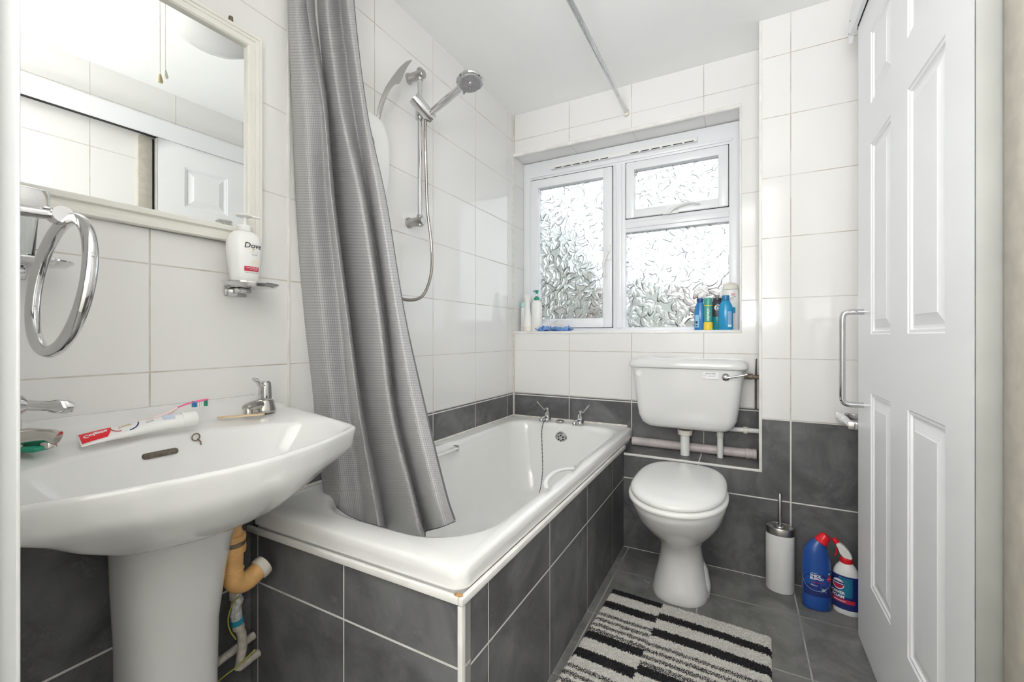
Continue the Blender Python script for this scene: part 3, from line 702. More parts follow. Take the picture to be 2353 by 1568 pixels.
# ================================================================ SHOWER
sh = thing('riser_rail_shower', 'chrome riser rail with sliding bracket holding a round hand shower', 'shower', (0, 0, 0))
rX, rY = -1.200, 1.434
mb = MB(); mb.tube([(rX, rY, 1.525), (rX, rY, 2.19)], 0.010, 16); obj('riser_rail', mb, M_chrome, sh)
for z in (2.165, 1.545):
    mb = MB(); Mx = Matrix.Translation((XL, rY, z)) @ Matrix.Rotation(PI / 2, 4, 'Y')
    mb.lathe([(0.023, 0), (0.023, 0.006), (0.0185, 0.008), (0.0185, 0.078), (0.016, 0.082), (0.0, 0.082)], 24, M=Mx, cap1=False)
    mb.lathe([(0.013, -0.022), (0.014, -0.02), (0.014, 0.022), (0.012, 0.026)], 20, (rX, rY, z)); obj('wall_bracket', mb, M_satin, sh)
# slider: a barrel crossing the rail with a cone for the handset
mb = MB(); a = Vector((rX + 0.018, rY - 0.062, 2.036)); b = Vector((rX + 0.056, rY + 0.016, 1.970))
mb.tube([a, a.lerp(b, 0.15), a.lerp(b, 0.85), b], [0.024, 0.026, 0.024, 0.021], 20)
mb.lathe([(0.018, -0.024), (0.019, -0.02), (0.019, 0.02), (0.018, 0.024)], 20, (rX, rY, 2.0)); obj('slide_bracket', mb, M_chrome, sh)
hand = obj  # handset
hb = Vector((rX + 0.055, rY - 0.004, 1.985)); hh = Vector((-0.925, 1.372, 2.022))
d = (hh - hb)
mb = MB(); mb.tube([hb - d * 0.10, hb, hb + d * 0.08, hb + d * 0.10, hb + d * 0.45, hb + d * 0.78, hb + d * 0.95], [0.010, 0.012, 0.0125, 0.0135, 0.0155, 0.0135, 0.012], 18); hs = obj('handset_grip', mb, M_chrome, sh)
nrm_ = Vector((0.22, -0.12, -0.97)).normalized()
q = nrm_.to_track_quat('Z', 'Y').to_matrix().to_4x4(); Mh = Matrix.Translation(hh + d.normalized() * 0.022) @ q
mb = MB(); mb.lathe([(0.0, -0.016), (0.020, -0.017), (0.038, -0.012), (0.048, -0.002), (0.052, 0.006), (0.050, 0.012), (0.045, 0.014)], 36, M=Mh, cap0=False); obj('shower_head', mb, M_chrome, sh)
mb = MB(); mb.lathe([(0.045, 0.013), (0.043, 0.0165), (0.0, 0.0175)], 36, M=Mh, cap1=False); fp = obj('spray_plate', mb, M_greysoft, sh)
mb = MB()
for rr_, nn_ in ((0.012, 8), (0.020, 14), (0.028, 20), (0.035, 26)):
    for k in range(nn_):
        a_ = 2 * PI * k / nn_; mb.lathe([(0.0014, 0.0165), (0.0009, 0.0195)], 6, (rr_ * math.cos(a_), rr_ * math.sin(a_), 0), M=Mh)
o = obj('spray_nozzles', mb, M_satin, fp); 
mb = MB(); mb.lathe([(0.010, 0.017), (0.008, 0.0205), (0.0, 0.021)], 18, M=Mh, cap1=False); obj('centre_cap', mb, M_satin, fp)
mb = MB(); mb.box(-0.003, 0.003, -0.056, -0.044, 0.010, 0.018, 0.001)
for v in mb.bm.verts: v.co = Mh @ v.co
obj('spray_selector', mb, M_satin, sh)
# hose: behind the slider, down beside the rail, round and back to the shower unit
hp = catmull([hb - d * 0.12, (-1.165, 1.425, 1.90), (-1.182, 1.452, 1.78), (-1.182, 1.462, 1.60), (-1.175, 1.480, 1.45), (-1.175, 1.478, 1.33), (-1.180, 1.435, 1.235), (-1.185, 1.36, 1.205), (-1.19, 1.28, 1.22), (-1.20, 1.235, 1.30), (-1.21, 1.225, 1.42), (-1.21, 1.225, 1.60)], 26)
mb = MB(); mb.tube(hp, [0.0068 if k % 2 else 0.0056 for k in range(len(hp))], 10); obj('shower_hose', mb, M_hose, sh)
# white electric shower box, half hidden by the curtain
es = thing('electric_shower_unit', 'white electric shower unit on the tiled wall half hidden by the curtain', 'shower unit', (XL, 1.145, 1.722))
mb = MB(); rings = []
for k, (xx, sc) in enumerate(((0.0, 1.0), (0.035, 1.0), (0.062, 0.96), (0.078, 0.86), (0.084, 0.70))):
    ring = []
    for q_ in range(40):
        a_ = 2 * PI * q_ / 40; ca, sa = math.cos(a_), math.sin(a_)
        yy = math.copysign(abs(ca) ** 0.5, ca) * 0.105; zz = math.copysign(abs(sa) ** 0.62, sa) * 0.165
        ring.append((xx, yy * sc, zz * (sc if sc < 1 else 1)))
    rings.append(ring)
mb.rings(rings); obj('casing', mb, M_white, es)
mb = MB(); mb.lathe([(0.030, 0.0), (0.028, 0.014), (0.020, 0.018)], 24, M=Matrix.Translation((0.083, -0.03, 0.03)) @ Matrix.Rotation(PI / 2, 4, 'Y')); obj('control_dial', mb, M_satin, es)
# curved blade-shaped chrome arm rising from the unit
bl = thing('curved_chrome_arm', 'thin curved chrome arm with leaf-shaped tip above the white shower unit', 'shower arm', (0, 0, 0))
outl = [(1.175, 1.850), (1.179, 1.865), (1.192, 1.923), (1.219, 1.993), (1.256, 2.057), (1.299, 2.120), (1.334, 2.162), (1.362, 2.184)]
innl = [(1.191, 1.850), (1.194, 1.872), (1.209, 1.935), (1.236, 1.996), (1.262, 2.030), (1.291, 2.052), (1.327, 2.122), (1.364, 2.182)]
OL = catmull([(y, z, 0) for y, z in outl], 5); IL = catmull([(y, z, 0) for y, z in innl], 5); rings = []
for k, (a_, b_) in enumerate(zip(OL, IL)):
    tt = k / (len(OL) - 1); xo = -1.195 + 0.010 * tt; xi = xo + 0.012 * math.sin(min(1, tt * 1.1) * PI); m_ = (a_ + b_) / 2
    rings.append([(xo - 0.0015, a_.x, a_.y), (xo + 0.0015, a_.x, a_.y), ((xo + xi) / 2 + 0.004, m_.x, m_.y), (xi + 0.0015, b_.x, b_.y), (xi - 0.0015, b_.x, b_.y), ((xo + xi) / 2 + 0.001, m_.x, m_.y)])
mb = MB(); mb.rings(rings); obj('arm_blade', mb, M_satin, bl)

# ================================================================ BASIN
bas = thing('pedestal_basin', 'white ceramic pedestal washbasin under the mirror on the left wall', 'washbasin', (XL, 0.50, 0))
def zdeck(d, e=0.0):   # height of the top surface against distance from the wall
    up = 0.040 * (1 - 0.75 * smooth01((abs(e) - 0.262) / 0.068))      # the splash lip dies away at the corners
    if d < 0.022: return 0.848 + up
    if d < 0.060: return 0.848 + up * (1 - smooth01((d - 0.022) / 0.038))
    return 0.848 - 0.028 * min(1, (d - 0.060) / 0.33)
half = [(0.002, 0.0), (0.002, 0.28), (0.004, 0.315), (0.014, 0.335), (0.05, 0.338), (0.15, 0.334), (0.25, 0.327), (0.330, 0.321), (0.355, 0.3185), (0.368, 0.313), (0.376, 0.303), (0.384, 0.280), (0.402, 0.235), (0.425, 0.175), (0.444, 0.11), (0.456, 0.05), (0.459, 0.0)]
poly = [(d, e) for d, e in half] + [(d, -e) for d, e in reversed(half[1:-1])]
cd, ce = 0.265, 0.0
def ray_out(a):
    dx, dy = math.cos(a), math.sin(a); best = 0
    for i in range(len(poly)):
        x1, y1 = poly[i]; x2, y2 = poly[(i + 1) % len(poly)]; x1 -= cd; x2 -= cd
        den = dx * (y2 - y1) - dy * (x2 - x1)
        if abs(den) < 1e-12: continue
        t = (x1 * (y2 - y1) - y1 * (x2 - x1)) / den; s_ = (x1 * dy - y1 * dx) / den
        if t > 0 and -1e-9 <= s_ <= 1 + 1e-9: best = max(best, t)
    return best
NA = 192; A = [2 * PI * k / NA for k in range(NA)]; RO = [ray_out(a) for a in A]
RO = [(RO[k - 1] + 2 * RO[k] + RO[(k + 1) % NA]) / 4 if abs(RO[k - 1] - 2 * RO[k] + RO[(k + 1) % NA]) > 0.002 else RO[k] for k in range(NA)]
def bowl_r(a):
    ca, sa = math.cos(a), math.sin(a); ax = 0.18 if ca > 0 else 0.125; n_ = 2.35
    return (abs(ca / ax) ** n_ + abs(sa / 0.300) ** n_) ** (-1 / n_)
RB = [min(bowl_r(a), ro - 0.020) for a, ro in zip(A, RO)]
def bp(a, r, z): return (cd + r * math.cos(a), r * math.sin(a), z)
rings = []
# underside, from the pedestal outwards (shrinks towards the wall side)
for sc, dz in ((0.34, -0.162), (0.48, -0.157), (0.62, -0.142), (0.76, -0.116), (0.88, -0.088), (0.955, -0.068), (0.978, -0.045), (0.990, -0.020), (1.0, -0.008)):
    ring = []
    for a, ro in zip(A, RO):
        tip = math.exp(-((abs(math.atan2(math.sin(a), math.cos(a))) - 1.24) / 0.36) ** 2); r = ro * (sc - (0.075 * tip if -0.145 < dz < -0.07 else 0.035 * tip if dz < -0.06 else 0)); x, y, _ = bp(a, r, 0); xe = cd + ro * math.cos(a)
        back = smooth01((0.10 - x) / 0.10)
        x2 = 0.002 + (x - 0.002) * 1.0
        if math.cos(a) < 0: x2 = x + ((cd + ro * math.cos(a)) - x) * 0.65
        ring.append((x2, y, zdeck(xe, ro * math.sin(a)) + dz if dz > -0.05 else 0.83 + dz + (zdeck(xe) - 0.83) * 0.5))
    rings.append(ring)
rings.append([bp(a, ro - 0.0015, zdeck(cd + ro * math.cos(a), ro * math.sin(a)) - 0.002) for a, ro in zip(A, RO)])
rings.append([bp(a, ro - 0.006, zdeck(cd + ro * math.cos(a), ro * math.sin(a))) for a, ro in zip(A, RO)])
for lam in (0.12, 0.25, 0.4, 0.55, 0.7, 0.82, 0.92, 1.0):
    ring = []
    for a, ro, rb in zip(A, RO, RB):
        r0_ = ro - 0.006; r = r0_ + (rb - r0_) * lam; x = cd + r * math.cos(a); z = zdeck(x, r * math.sin(a))
        side = smooth01(abs(math.sin(a)) * 1.4 - 0.3); z -= 0.010 * lam ** 2 * (0.4 + side)
        # hollow tap ledges sink slightly by the wall
        ring.append(bp(a, r, z))
    rings.append(ring)
for sc, dz in ((0.985, -0.006), (0.958, -0.016), (0.92, -0.032), (0.875, -0.052), (0.82, -0.073), (0.74, -0.093), (0.62, -0.109), (0.46, -0.118), (0.28, -0.122), (0.12, -0.124)):
    ring = []
    for a, rb in zip(A, RB):
        xe = cd + rb * math.cos(a); ze = zdeck(xe) - 0.010 * (0.4 + smooth01(abs(math.sin(a)) * 1.4 - 0.3))
        w = min(1, -dz / 0.124); ring.append(bp(a, rb * sc, ze * (1 - w) + 0.832 * w + dz))
    rings.append(ring)
mb = MB(); mb.rings(rings, True, True); obj('basin_bowl', mb, M_cer, bas, sharp=70)
# pedestal column
mb = MB(); rings = []
for z, hw, x0, x1 in ((0.0, 0.112, 0.03, 0.235), (0.03, 0.108, 0.03, 0.232), (0.10, 0.096, 0.03, 0.215), (0.25, 0.088, 0.03, 0.200), (0.40, 0.090, 0.03, 0.205), (0.52, 0.098, 0.03, 0.225), (0.60, 0.103, 0.03, 0.250), (0.655, 0.112, 0.03, 0.285), (0.70, 0.120, 0.05, 0.300)):
    ring = []
    for k in range(48):
        a = 2 * PI * k / 48; ca, sa = math.cos(a), math.sin(a)
        x = (x0 + x1) / 2 + (x1 - x0) / 2 * math.copysign(abs(ca) ** 0.75, ca); y = hw * math.copysign(abs(sa) ** 0.8, sa)
        ring.append((x, y, z))
    rings.append(ring)
mb.rings(rings); obj('pedestal', mb, M_cer, bas, sharp=60)
# overflow slot and chain stub on the bowl's back slope
def bowl_back(e, z):     # approx point on back slope at height z
    a = math.atan2(e, -0.11)
    k = int(round(a / (2 * PI) * NA)) % NA
    rb = RB[k]; pr = [(1.0, 0), (0.985, -0.006), (0.958, -0.016), (0.92, -0.032), (0.875, -0.052), (0.82, -0.073), (0.74, -0.093)]
    xe = cd + rb * math.cos(a); ze = zdeck(xe) - 0.006
    for (s0, z0), (s1, z1) in zip(pr, pr[1:]):
        if z >= ze + z1:
            f = (z - (ze + z0)) / ((ze + z1) - (ze + z0)) if z1 != z0 else 0; sc = s0 + (s1 - s0) * min(1, max(0, f)); break
    else: sc = 0.8
    x = cd + rb * sc * math.cos(a)
    return x, z
mb = MB(); x_, z_ = bowl_back(0, 0.803)
slot = [( -0.027 + 0.006 * math.cos(a), 0.006 * math.sin(a)) if math.cos(a) < 0 else (0.027 + 0.006 * math.cos(a), 0.006 * math.sin(a)) for a in [2 * PI * (k + 0.5) / 24 for k in range(24)]]
def slp(e, z, off): return (x_ + 0.35 * (0.0 - z) * 1.0 + off, e - 0.030, z_ + z)
mb.rings([[slp(e, z, 0.001) for e, z in slot], [slp(e, z, 0.0035) for e, z in slot]]); obj('overflow_slot', mb, plain('grimy_slot', (0.13, 0.11, 0.085), 0.8, 0.4, 120), bas)
mb = MB(); x2_, z2_ = bowl_back(0.04, 0.826)
cp = Vector((x2_ + 0.004, 0.040, 0.824))
mb.tube([cp + Vector((0.002, 0.008 * math.cos(a), 0.008 * math.sin(a))) for a in [2 * PI * k / 16 for k in range(16)]], 0.0014, 8, closed=True)
mb.tube([cp + Vector((0.002, 0.004, -0.004)), cp + Vector((0.006, 0.008, -0.012)), cp + Vector((0.009, 0.007, -0.019))], 0.0016, 8); obj('chain_stay', mb, M_brass, bas)
# basin taps
pillar_tap('basin_tap', 'chrome basin tap nearest the curtain with short lever facing the room', (-1.172, 0.742, 0.8465), -1.30, 1.02, 0.044, 0.5, 0.10, lw=0.010)
pillar_tap('basin_tap', 'chrome basin tap nearest the doorway with long paddle lever raised', (-1.172, 0.262, 0.8465), 0.85, 1.12, 0.086, -0.12, 0.35, lw=0.0075, lf=1.7)
# soap sliver, wooden stick, toothpaste, brush
mb = MB(); mb.box(-0.028, 0.028, -0.018, 0.018, 0, 0.010, 0.005)
o = tag(obj('soap_bar', mb, M_green), 'small green soap piece under the tap nearest the doorway', 'soap'); o.location = (-1.150, 0.285, 0.847); o.rotation_euler = (0, 0, 0.5)
mb = MB(); mb.prism([(-0.045 + 0.008 * math.cos(a), 0.008 * math.sin(a)) if math.cos(a) < 0 else (0.045 + 0.008 * math.cos(a), 0.008 * math.sin(a)) for a in [2 * PI * (k + .5) / 20 for k in range(20)]], 0, 0.0035)
o = tag(obj('wooden_stick', mb, M_wood), 'pale flat wooden stick lying on the basin beside the tap nearest the curtain', 'stick'); o.location = (-1.150, 0.665, 0.848); o.rotation_euler = (0, 0.02, 1.15)

tp = thing('toothpaste_tube', 'white and red toothpaste tube lying on the back of the washbasin', 'toothpaste', (-1.143, 0.350, 0.8495), rot=(0.42, -0.01, math.radians(83)))
L = 0.165; rings = []
for k in range(15):
    t = k / 14; x = L * t; hw = 0.021 - 0.0035 * t; hz = 0.0012 + 0.0145 * min(1, t * 1.25) ** 0.75
    rings.append([(x, hw * math.cos(a), hz + 0.0005 + hz * math.sin(a)) for a in [2 * PI * q_ / 24 for q_ in range(24)]])
mb = MB(); mb.rings(rings); obj('tube_body', mb, M_white, tp)
def tube_surf(x, y):
    t = min(max(x / L, 0), 1); hw = 0.021 - 0.0035 * t; hz = 0.0012 + 0.0145 * min(1, t * 1.25) ** 0.75
    a = PI / 2 + y / hw * 1.15 + 0.0; return (x, hw * math.cos(a) * 1.01, hz + 0.0009 + (hz + 0.0006) * math.sin(a))
mb = MB(); mb.quadgrid(lambda u, v: tube_surf(0.002 + (0.036 + 0.010 * math.sin(v * PI)) * u, -0.040 + 0.054 * v), 12, 14); obj('red_print', mb, M_red, tp)
tsf = lambda x, y: tube_surf(0.008 + x, -0.010 - y * -1.0)
letters('tube_lettering', 'Colgate', 0.011, lambda x, y: [c + (0.0004 if i_ == 2 else 0) for i_, c in enumerate(tube_surf(0.006 + x, 0.006 - 0.012 + y))], M_wprint, tp, bold=0.0004, align='LEFT')
obj('print_arc', arcband(lambda x, y: tube_surf(x, y), 0.072, -0.006, 0.016, 0.0185, 0.0, PI * 0.5), M_navy, tp)
obj('print_arc', arcband(lambda x, y: tube_surf(x, y), 0.060, -0.006, 0.013, 0.015, PI * 0.5, PI), M_crimson, tp)
letters('tube_lettering', 'Total', 0.010, lambda x, y: tube_surf(0.056 + x, -0.006 + y), M_goldp, tp, bold=0.0002, align='LEFT')
letters('tube_lettering', 'Deep', 0.006, lambda x, y: tube_surf(0.100 + x, 0.001 + y), M_gprint, tp, align='LEFT')
letters('tube_lettering', 'Clean', 0.006, lambda x, y: tube_surf(0.104 + x, -0.008 + y), M_gprint, tp, align='LEFT')
obj('print_patch', patch(tube_surf, 0.128, 0.150, -0.008, 0.008, 6, 8), mat('pale_blue_print', (0.55, 0.62, 0.74), 0.4), tp)
mb = MB(); mb.lathe([(0.0165, 0), (0.0172, 0.002), (0.0172, 0.026), (0.0160, 0.028)], 28, M=Matrix.Translation((L, 0, 0.0172)) @ Matrix.Rotation(PI / 2, 4, 'Y')); obj('cap', mb, M_white, tp)

tb = thing('toothbrush', 'pink and white toothbrush resting on the toothpaste tube', 'toothbrush', (-1.175, 0.405, 0.851), math.radians(83))
hp = catmull([(0.0, 0, 0.006), (0.04, 0.001, 0.012), (0.075, 0.001, 0.019), (0.100, 0.0, 0.028), (0.120, -0.002, 0.040)], 6)
mb = MB(); mb.tube(hp, [0.0055] * 8 + [0.0068] * 8 + [0.0045] * 5 + [0.004] * 4, 12); obj('handle', mb, mat('pale_pink', (0.82, 0.66, 0.66), 0.35), tb)
mb = MB(); mb.tube(catmull([(0.120, -0.002, 0.040), (0.140, -0.004, 0.047), (0.160, -0.006, 0.050), (0.180, -0.008, 0.053)], 5), [0.004] * 4 + [0.0042] * 4 + [0.006] * 6 + [0.0055, 0.004], 12, flat=0.45); obj('brush_head', mb, M_pink, tb)
mb = MB(); mb.tube([Vector(p) + Vector((0, -0.0045, 0.0025)) for p in hp[2:15]], 0.0013, 8); obj('grip_stripe', mb, M_crimson, tb)
for k, (mm_) in enumerate((M_bottleblue, M_bottleblue, M_white, M_white, M_white, M_green, M_green)):
    x = 0.150 + k * 0.0045; mb = MB(); mb.box(x - 0.0017, x + 0.0017, -0.011, -0.001, 0.037, 0.051, 0.0006); obj('bristle_tuft', mb, mm_, tb)

# ================================================================ MIRROR
mir = thing('mirror', 'rectangular mirror in a cream moulded frame above the washbasin', 'mirror', (XL + 0.009, 0.775, 0), math.radians(-2.2))
ml, mz0, mz1 = 0.60, 1.317, 1.925          # y from -ml to 0 in its own frame
mb = MB(); mb.box(0.0, 0.006, -ml, 0, mz0, mz1); obj('backing_board', mb, M_cream, mir)
mb = MB(); mb.box(0.0062, 0.0105, -ml + 0.03, -0.038, mz0 + 0.03, mz1 - 0.03); obj('mirror_glass', mb, M_mirror, mir, smooth=False)
wR, wB = 0.044, 0.050
prof = [(0.0, 0.0), (0.0, 0.018), (0.003, 0.022), (0.011, 0.022), (0.012, 0.019), (0.020, 0.019), (0.021, 0.016), (0.026, 0.016), (0.030, 0.024), (0.040, 0.024), (0.044, 0.020), (0.044, 0.0105)]
mb = MB(); rings = []
for w, h in prof: rings.append([(h, -w, mz0 + w), (h, -w, mz1 - w), (h, -ml + w, mz1 - w), (h, -ml + w, mz0 + w)])
mb.rings(rings, False, False); obj('mirror_frame', mb, plain('cream_frame', (0.78, 0.765, 0.71), 0.4, 0.03, 10), mir, sharp=20)
mb = MB(); mb.tube([(0.012, -0.085, mz1), (0.014, -0.085, mz1 + 0.014)], [0.007, 0.005], 10); obj('hanging_hook', mb, M_brass, mir)

# ================================================================ CHROME SHELVES, TUMBLER, HAND WASH, TOWEL RING
def dish(name, label, loc):
    t = thing(name, label, 'holder', loc, 0)
    mb = MB(); mb.box(0, 0.006, -0.038, 0.022, -0.030, 0.010, 0.002); mb.box(0.004, 0.045, -0.024, 0.012, -0.022, -0.008, 0.003); obj('wall_plate', mb, M_chrome, t)
    mb = MB(); rings = []
    for sc, z in ((0.60, -0.008), (0.86, -0.006), (1.0, 0.002), (1.0, 0.005), (0.93, 0.003), (0.6, -0.003)):
        rings.append([(0.062 + 0.056 * sc * math.cos(a), 0.0 + 0.074 * sc * math.sin(a), z) for a in [2 * PI * k / 40 for k in range(40)]])
    mb.rings(rings, True, True); obj('dish', mb, M_chrome, t); return t
dish('soap_dish', 'chrome wall dish holding the hand wash bottle beside the mirror', (XL, 0.719, 1.199))
dish('tumbler_holder', 'chrome wall dish holding a glass behind the towel ring', (XL, 0.285, 1.199))
tm = thing('glass_tumbler', 'clear glass tumbler standing in the chrome dish behind the towel ring', 'glass', (XL + 0.065, 0.275, 1.2045))
mb = MB(); mb.lathe([(0.026, 0.0), (0.028, 0.003), (0.034, 0.095), (0.0325, 0.095), (0.0265, 0.006), (0.0, 0.005)], 32, cap1=False); obj('glass_body', mb, M_glass_clear, tm)

hw = thing('hand_wash_bottle', 'white pump hand wash bottle with red label band on the chrome dish', 'bottle', (XL + 0.070, 0.697, 1.2045), 0)
hwp = [(0.030, 0.0), (0.0335, 0.003), (0.036, 0.02), (0.0405, 0.055), (0.0435, 0.085), (0.0430, 0.105), (0.038, 0.122), (0.028, 0.133), (0.019, 0.1375)]
hsx, hsy = 0.66, 1.0; hrot = math.radians(-16)
HM = Matrix.Rotation(hrot, 4, 'Z')
mb = MB(); mb.lathe(hwp, 40, sx=hsx, sy=hsy, M=HM); obj('bottle_body', mb, M_white, hw)
mb = MB(); mb.lathe([(0.0175, 0.136), (0.0185, 0.138), (0.0185, 0.150), (0.016, 0.153), (0.009, 0.154)], 24); obj('collar', mb, M_white, hw)
mb = MB(); mb.lathe([(0.0065, 0.152), (0.0065, 0.174), (0.012, 0.176), (0.021, 0.178), (0.0205, 0.181), (0.0, 0.182)], 22, cap1=False)
mb.tube([(0, 0, 0.1785), (0.014, 0.018, 0.1785), (0.022, 0.030, 0.177)], [0.006, 0.006, 0.005], 10, flat=0.6); obj('pump_head', mb, M_white, hw)
hf = on_lathe(hwp, 0.24, 0.0, hsx, hsy, 0.0007)
def HF(x, y): return HM @ Vector(hf(x, y))
letters('brand_lettering', 'Dove', 0.0205, lambda x, y: HF(x + 0.004, y + 0.090), M_bprint, hw, bold=0.0002, shear=0.15)
letters('small_lettering', 'silk cream', 0.0045, lambda x, y: HF(x + 0.008, y + 0.078), M_goldp, hw)
letters('small_lettering', 'fine silk', 0.0050, lambda x, y: HF(x + 0.008, y + 0.071), M_gprint, hw)
obj('bird_mark', disc(HF, 0.004, 0.086, 0.0028, ry=0.002), M_goldp, hw)
obj('cream_print', disc(HF, 0.012, 0.052, 0.012, ry=0.0085), mat('cream_swirl', (0.80, 0.77, 0.66), 0.4), hw)
obj('red_band', patch(HF, -0.016, 0.022, 0.028, 0.0405, 14, 3), M_crimson, hw)
def HF2(x, y): return HM @ Vector(on_lathe(hwp, 0.24, 0.0, hsx, hsy, 0.0011)(x, y))
letters('band_lettering', 'nourishing silk', 0.0052, lambda x, y: HF2(x + 0.004, y + 0.0355), M_wprint, hw, bold=0.00005)
letters('band_lettering', 'silky soft skin', 0.0038, lambda x, y: HF2(x + 0.007, y + 0.031), M_wprint, hw)
letters('small_lettering', 'BEAUTY CREAM WASH', 0.0032, lambda x, y: HF(x + 0.004, y + 0.023), M_gprint, hw)

tr_ = thing('towel_ring', 'large chrome towel ring hanging in front of the tiles left of the washbasin', 'towel ring', (-0.734, 0.1415, 0))
mb = MB(); mb.box(-0.022, 0.022, 0.0005, 0.006, 1.185, 1.238, 0.002); mb.box(-0.006, 0.002, 0.004, 0.058, 1.206, 1.232, 0.003)
mb.tube([(0, 0.004, 1.200), (0, 0.066, 1.203)], [0.006, 0.006], 12); mb.tube([(-0.011, 0.066, 1.204), (0.011, 0.066, 1.204)], 0.010, 14); obj('ring_bracket', mb, M_chrome, tr_)
mb = MB(); mb.tube([(0.082 * math.cos(a), 0.066 + 0.010 * math.sin(a), 1.120 + 0.082 * math.sin(a)) for a in [2 * PI * k / 64 for k in range(64)]], 0.0072, 14, closed=True); obj('ring', mb, M_chrome, tr_)

# ================================================================ PIPES UNDER THE BASIN
wt = thing('waste_trap', 'aged orange plastic waste trap bending out beside the pedestal', 'pipe', (0, 0, 0))
px, py = -1.135, 0.633
mb = MB(); mb.tube([(px, py - 0.010, 0.650), (px, py - 0.008, 0.600), (px, py - 0.002, 0.562), (px, py, 0.535), (px, py, 0.490)] + bez((px, py, 0.470), (px, py, 0.432), (px + 0.002, py + 0.016, 0.418), (px + 0.004, py + 0.038, 0.424), 8) + [(px + 0.006, py + 0.066, 0.438)],
                   [0.012, 0.020, 0.0245, 0.0255, 0.025] + [0.0245] * 9 + [0.0235], 22); obj('trap_pipe', mb, M_orange, wt)
for z, r_, h_ in ((0.548, 0.030, 0.007), (0.520, 0.0305, 0.009), (0.468, 0.0262, 0.002)):
    mb = MB(); mb.lathe([(r_ - 0.004, -h_ - 0.002), (r_, -h_), (r_ + 0.001, 0), (r_, h_), (r_ - 0.004, h_ + 0.002)], 28, (px, py, z)); obj('coupling', mb, M_orange, wt)
mb = MB(); mb.lathe([(0.0285, 0.527), (0.0292, 0.530), (0.0292, 0.536), (0.0285, 0.539)], 24, (px, py, 0)); obj('grime_ring', mb, M_brass, wt)
mb = MB(); mb.lathe([(0.0245, -0.010), (0.0275, -0.008), (0.0275, 0.004), (0.0262, 0.006), (0.0262, 0.010), (0.0245, 0.012), (0.020, 0.011)], 26, M=Matrix.Translation((px + 0.006, py + 0.072, 0.441)) @ Matrix.Rotation(-PI / 2 + 0.4, 4, 'X')); obj('end_collar', mb, M_cream, wt)
sp = thing('supply_pipe', 'dusty painted supply pipe with blue taped valve beside the pedestal', 'pipe', (0, 0, 0))
qx, qy = -1.215, 0.682
mb = MB(); mb.tube([(qx, qy - 0.004, 0.60), (qx, qy - 0.002, 0.37), (qx, qy, 0.345)], 0.0105, 12); mb.tube([(qx, qy + 0.012, 0.262), (qx + 0.002, qy + 0.02, 0.24), (qx + 0.003, qy + 0.022, 0.20), (qx + 0.003, qy + 0.014, 0.158), (qx + 0.003, qy + 0.012, 0.148)], 0.0115, 12)
mb.tube([(qx + 0.003, qy + 0.012, 0.150), (qx + 0.001, qy + 0.068, 0.155)], 0.0105, 12); obj('copper_tube', mb, M_dustpipe, sp)
mb = MB(); mb.tube([(qx, qy + 0.006, 0.360), (qx, qy + 0.010, 0.335), (qx, qy + 0.006, 0.320), (qx, qy + 0.006, 0.300), (qx, qy + 0.008, 0.285)], [0.010, 0.0155, 0.013, 0.0155, 0.0135], 10); obj('valve', mb, M_foilw, sp)
mb = MB(); mb.tube([(qx, qy + 0.008, 0.286), (qx, qy + 0.010, 0.272)], 0.0158, 14); obj('blue_tape_band', mb, M_tape, sp)
mb = MB(); mb.tube([(qx, qy + 0.010, 0.272), (qx, qy + 0.013, 0.258)], [0.0145, 0.015], 14); obj('tape_end', mb, M_dustpipe, sp)
wp = thing('wall_pipe', 'short dusty pipe running along the wall towards the bath panel', 'pipe', (0, 0, 0))
mb = MB(); mb.tube([(qx - 0.026, qy - 0.065, 0.175), (qx - 0.024, qy, 0.186), (qx - 0.020, qy + 0.068, 0.199)], 0.0105, 12); obj('copper_tube', mb, M_dustpipe, wp)
ew = thing('earth_wire', 'thin green and yellow earth wire looped round the taped valve', 'wire', (0, 0, 0))
mb = MB(); mb.tube(catmull([(qx + 0.012, qy + 0.008, 0.350), (qx + 0.018, qy - 0.012, 0.345), (qx + 0.014, qy - 0.022, 0.310), (qx + 0.014, qy - 0.018, 0.275), (qx + 0.014, qy - 0.002, 0.240)], 6), 0.0018, 8)
obj('wire_strand', mb, M_yellowwire, ew)
mb = MB(); mb.tube(catmull([(qx + 0.018, qy - 0.055, 0.160), (qx + 0.018, qy - 0.03, 0.165), (qx + 0.018, qy, 0.168), (qx + 0.014, qy + 0.05, 0.180)], 6), 0.0018, 8); obj('wire_strand', mb, M_yellowwire, ew)

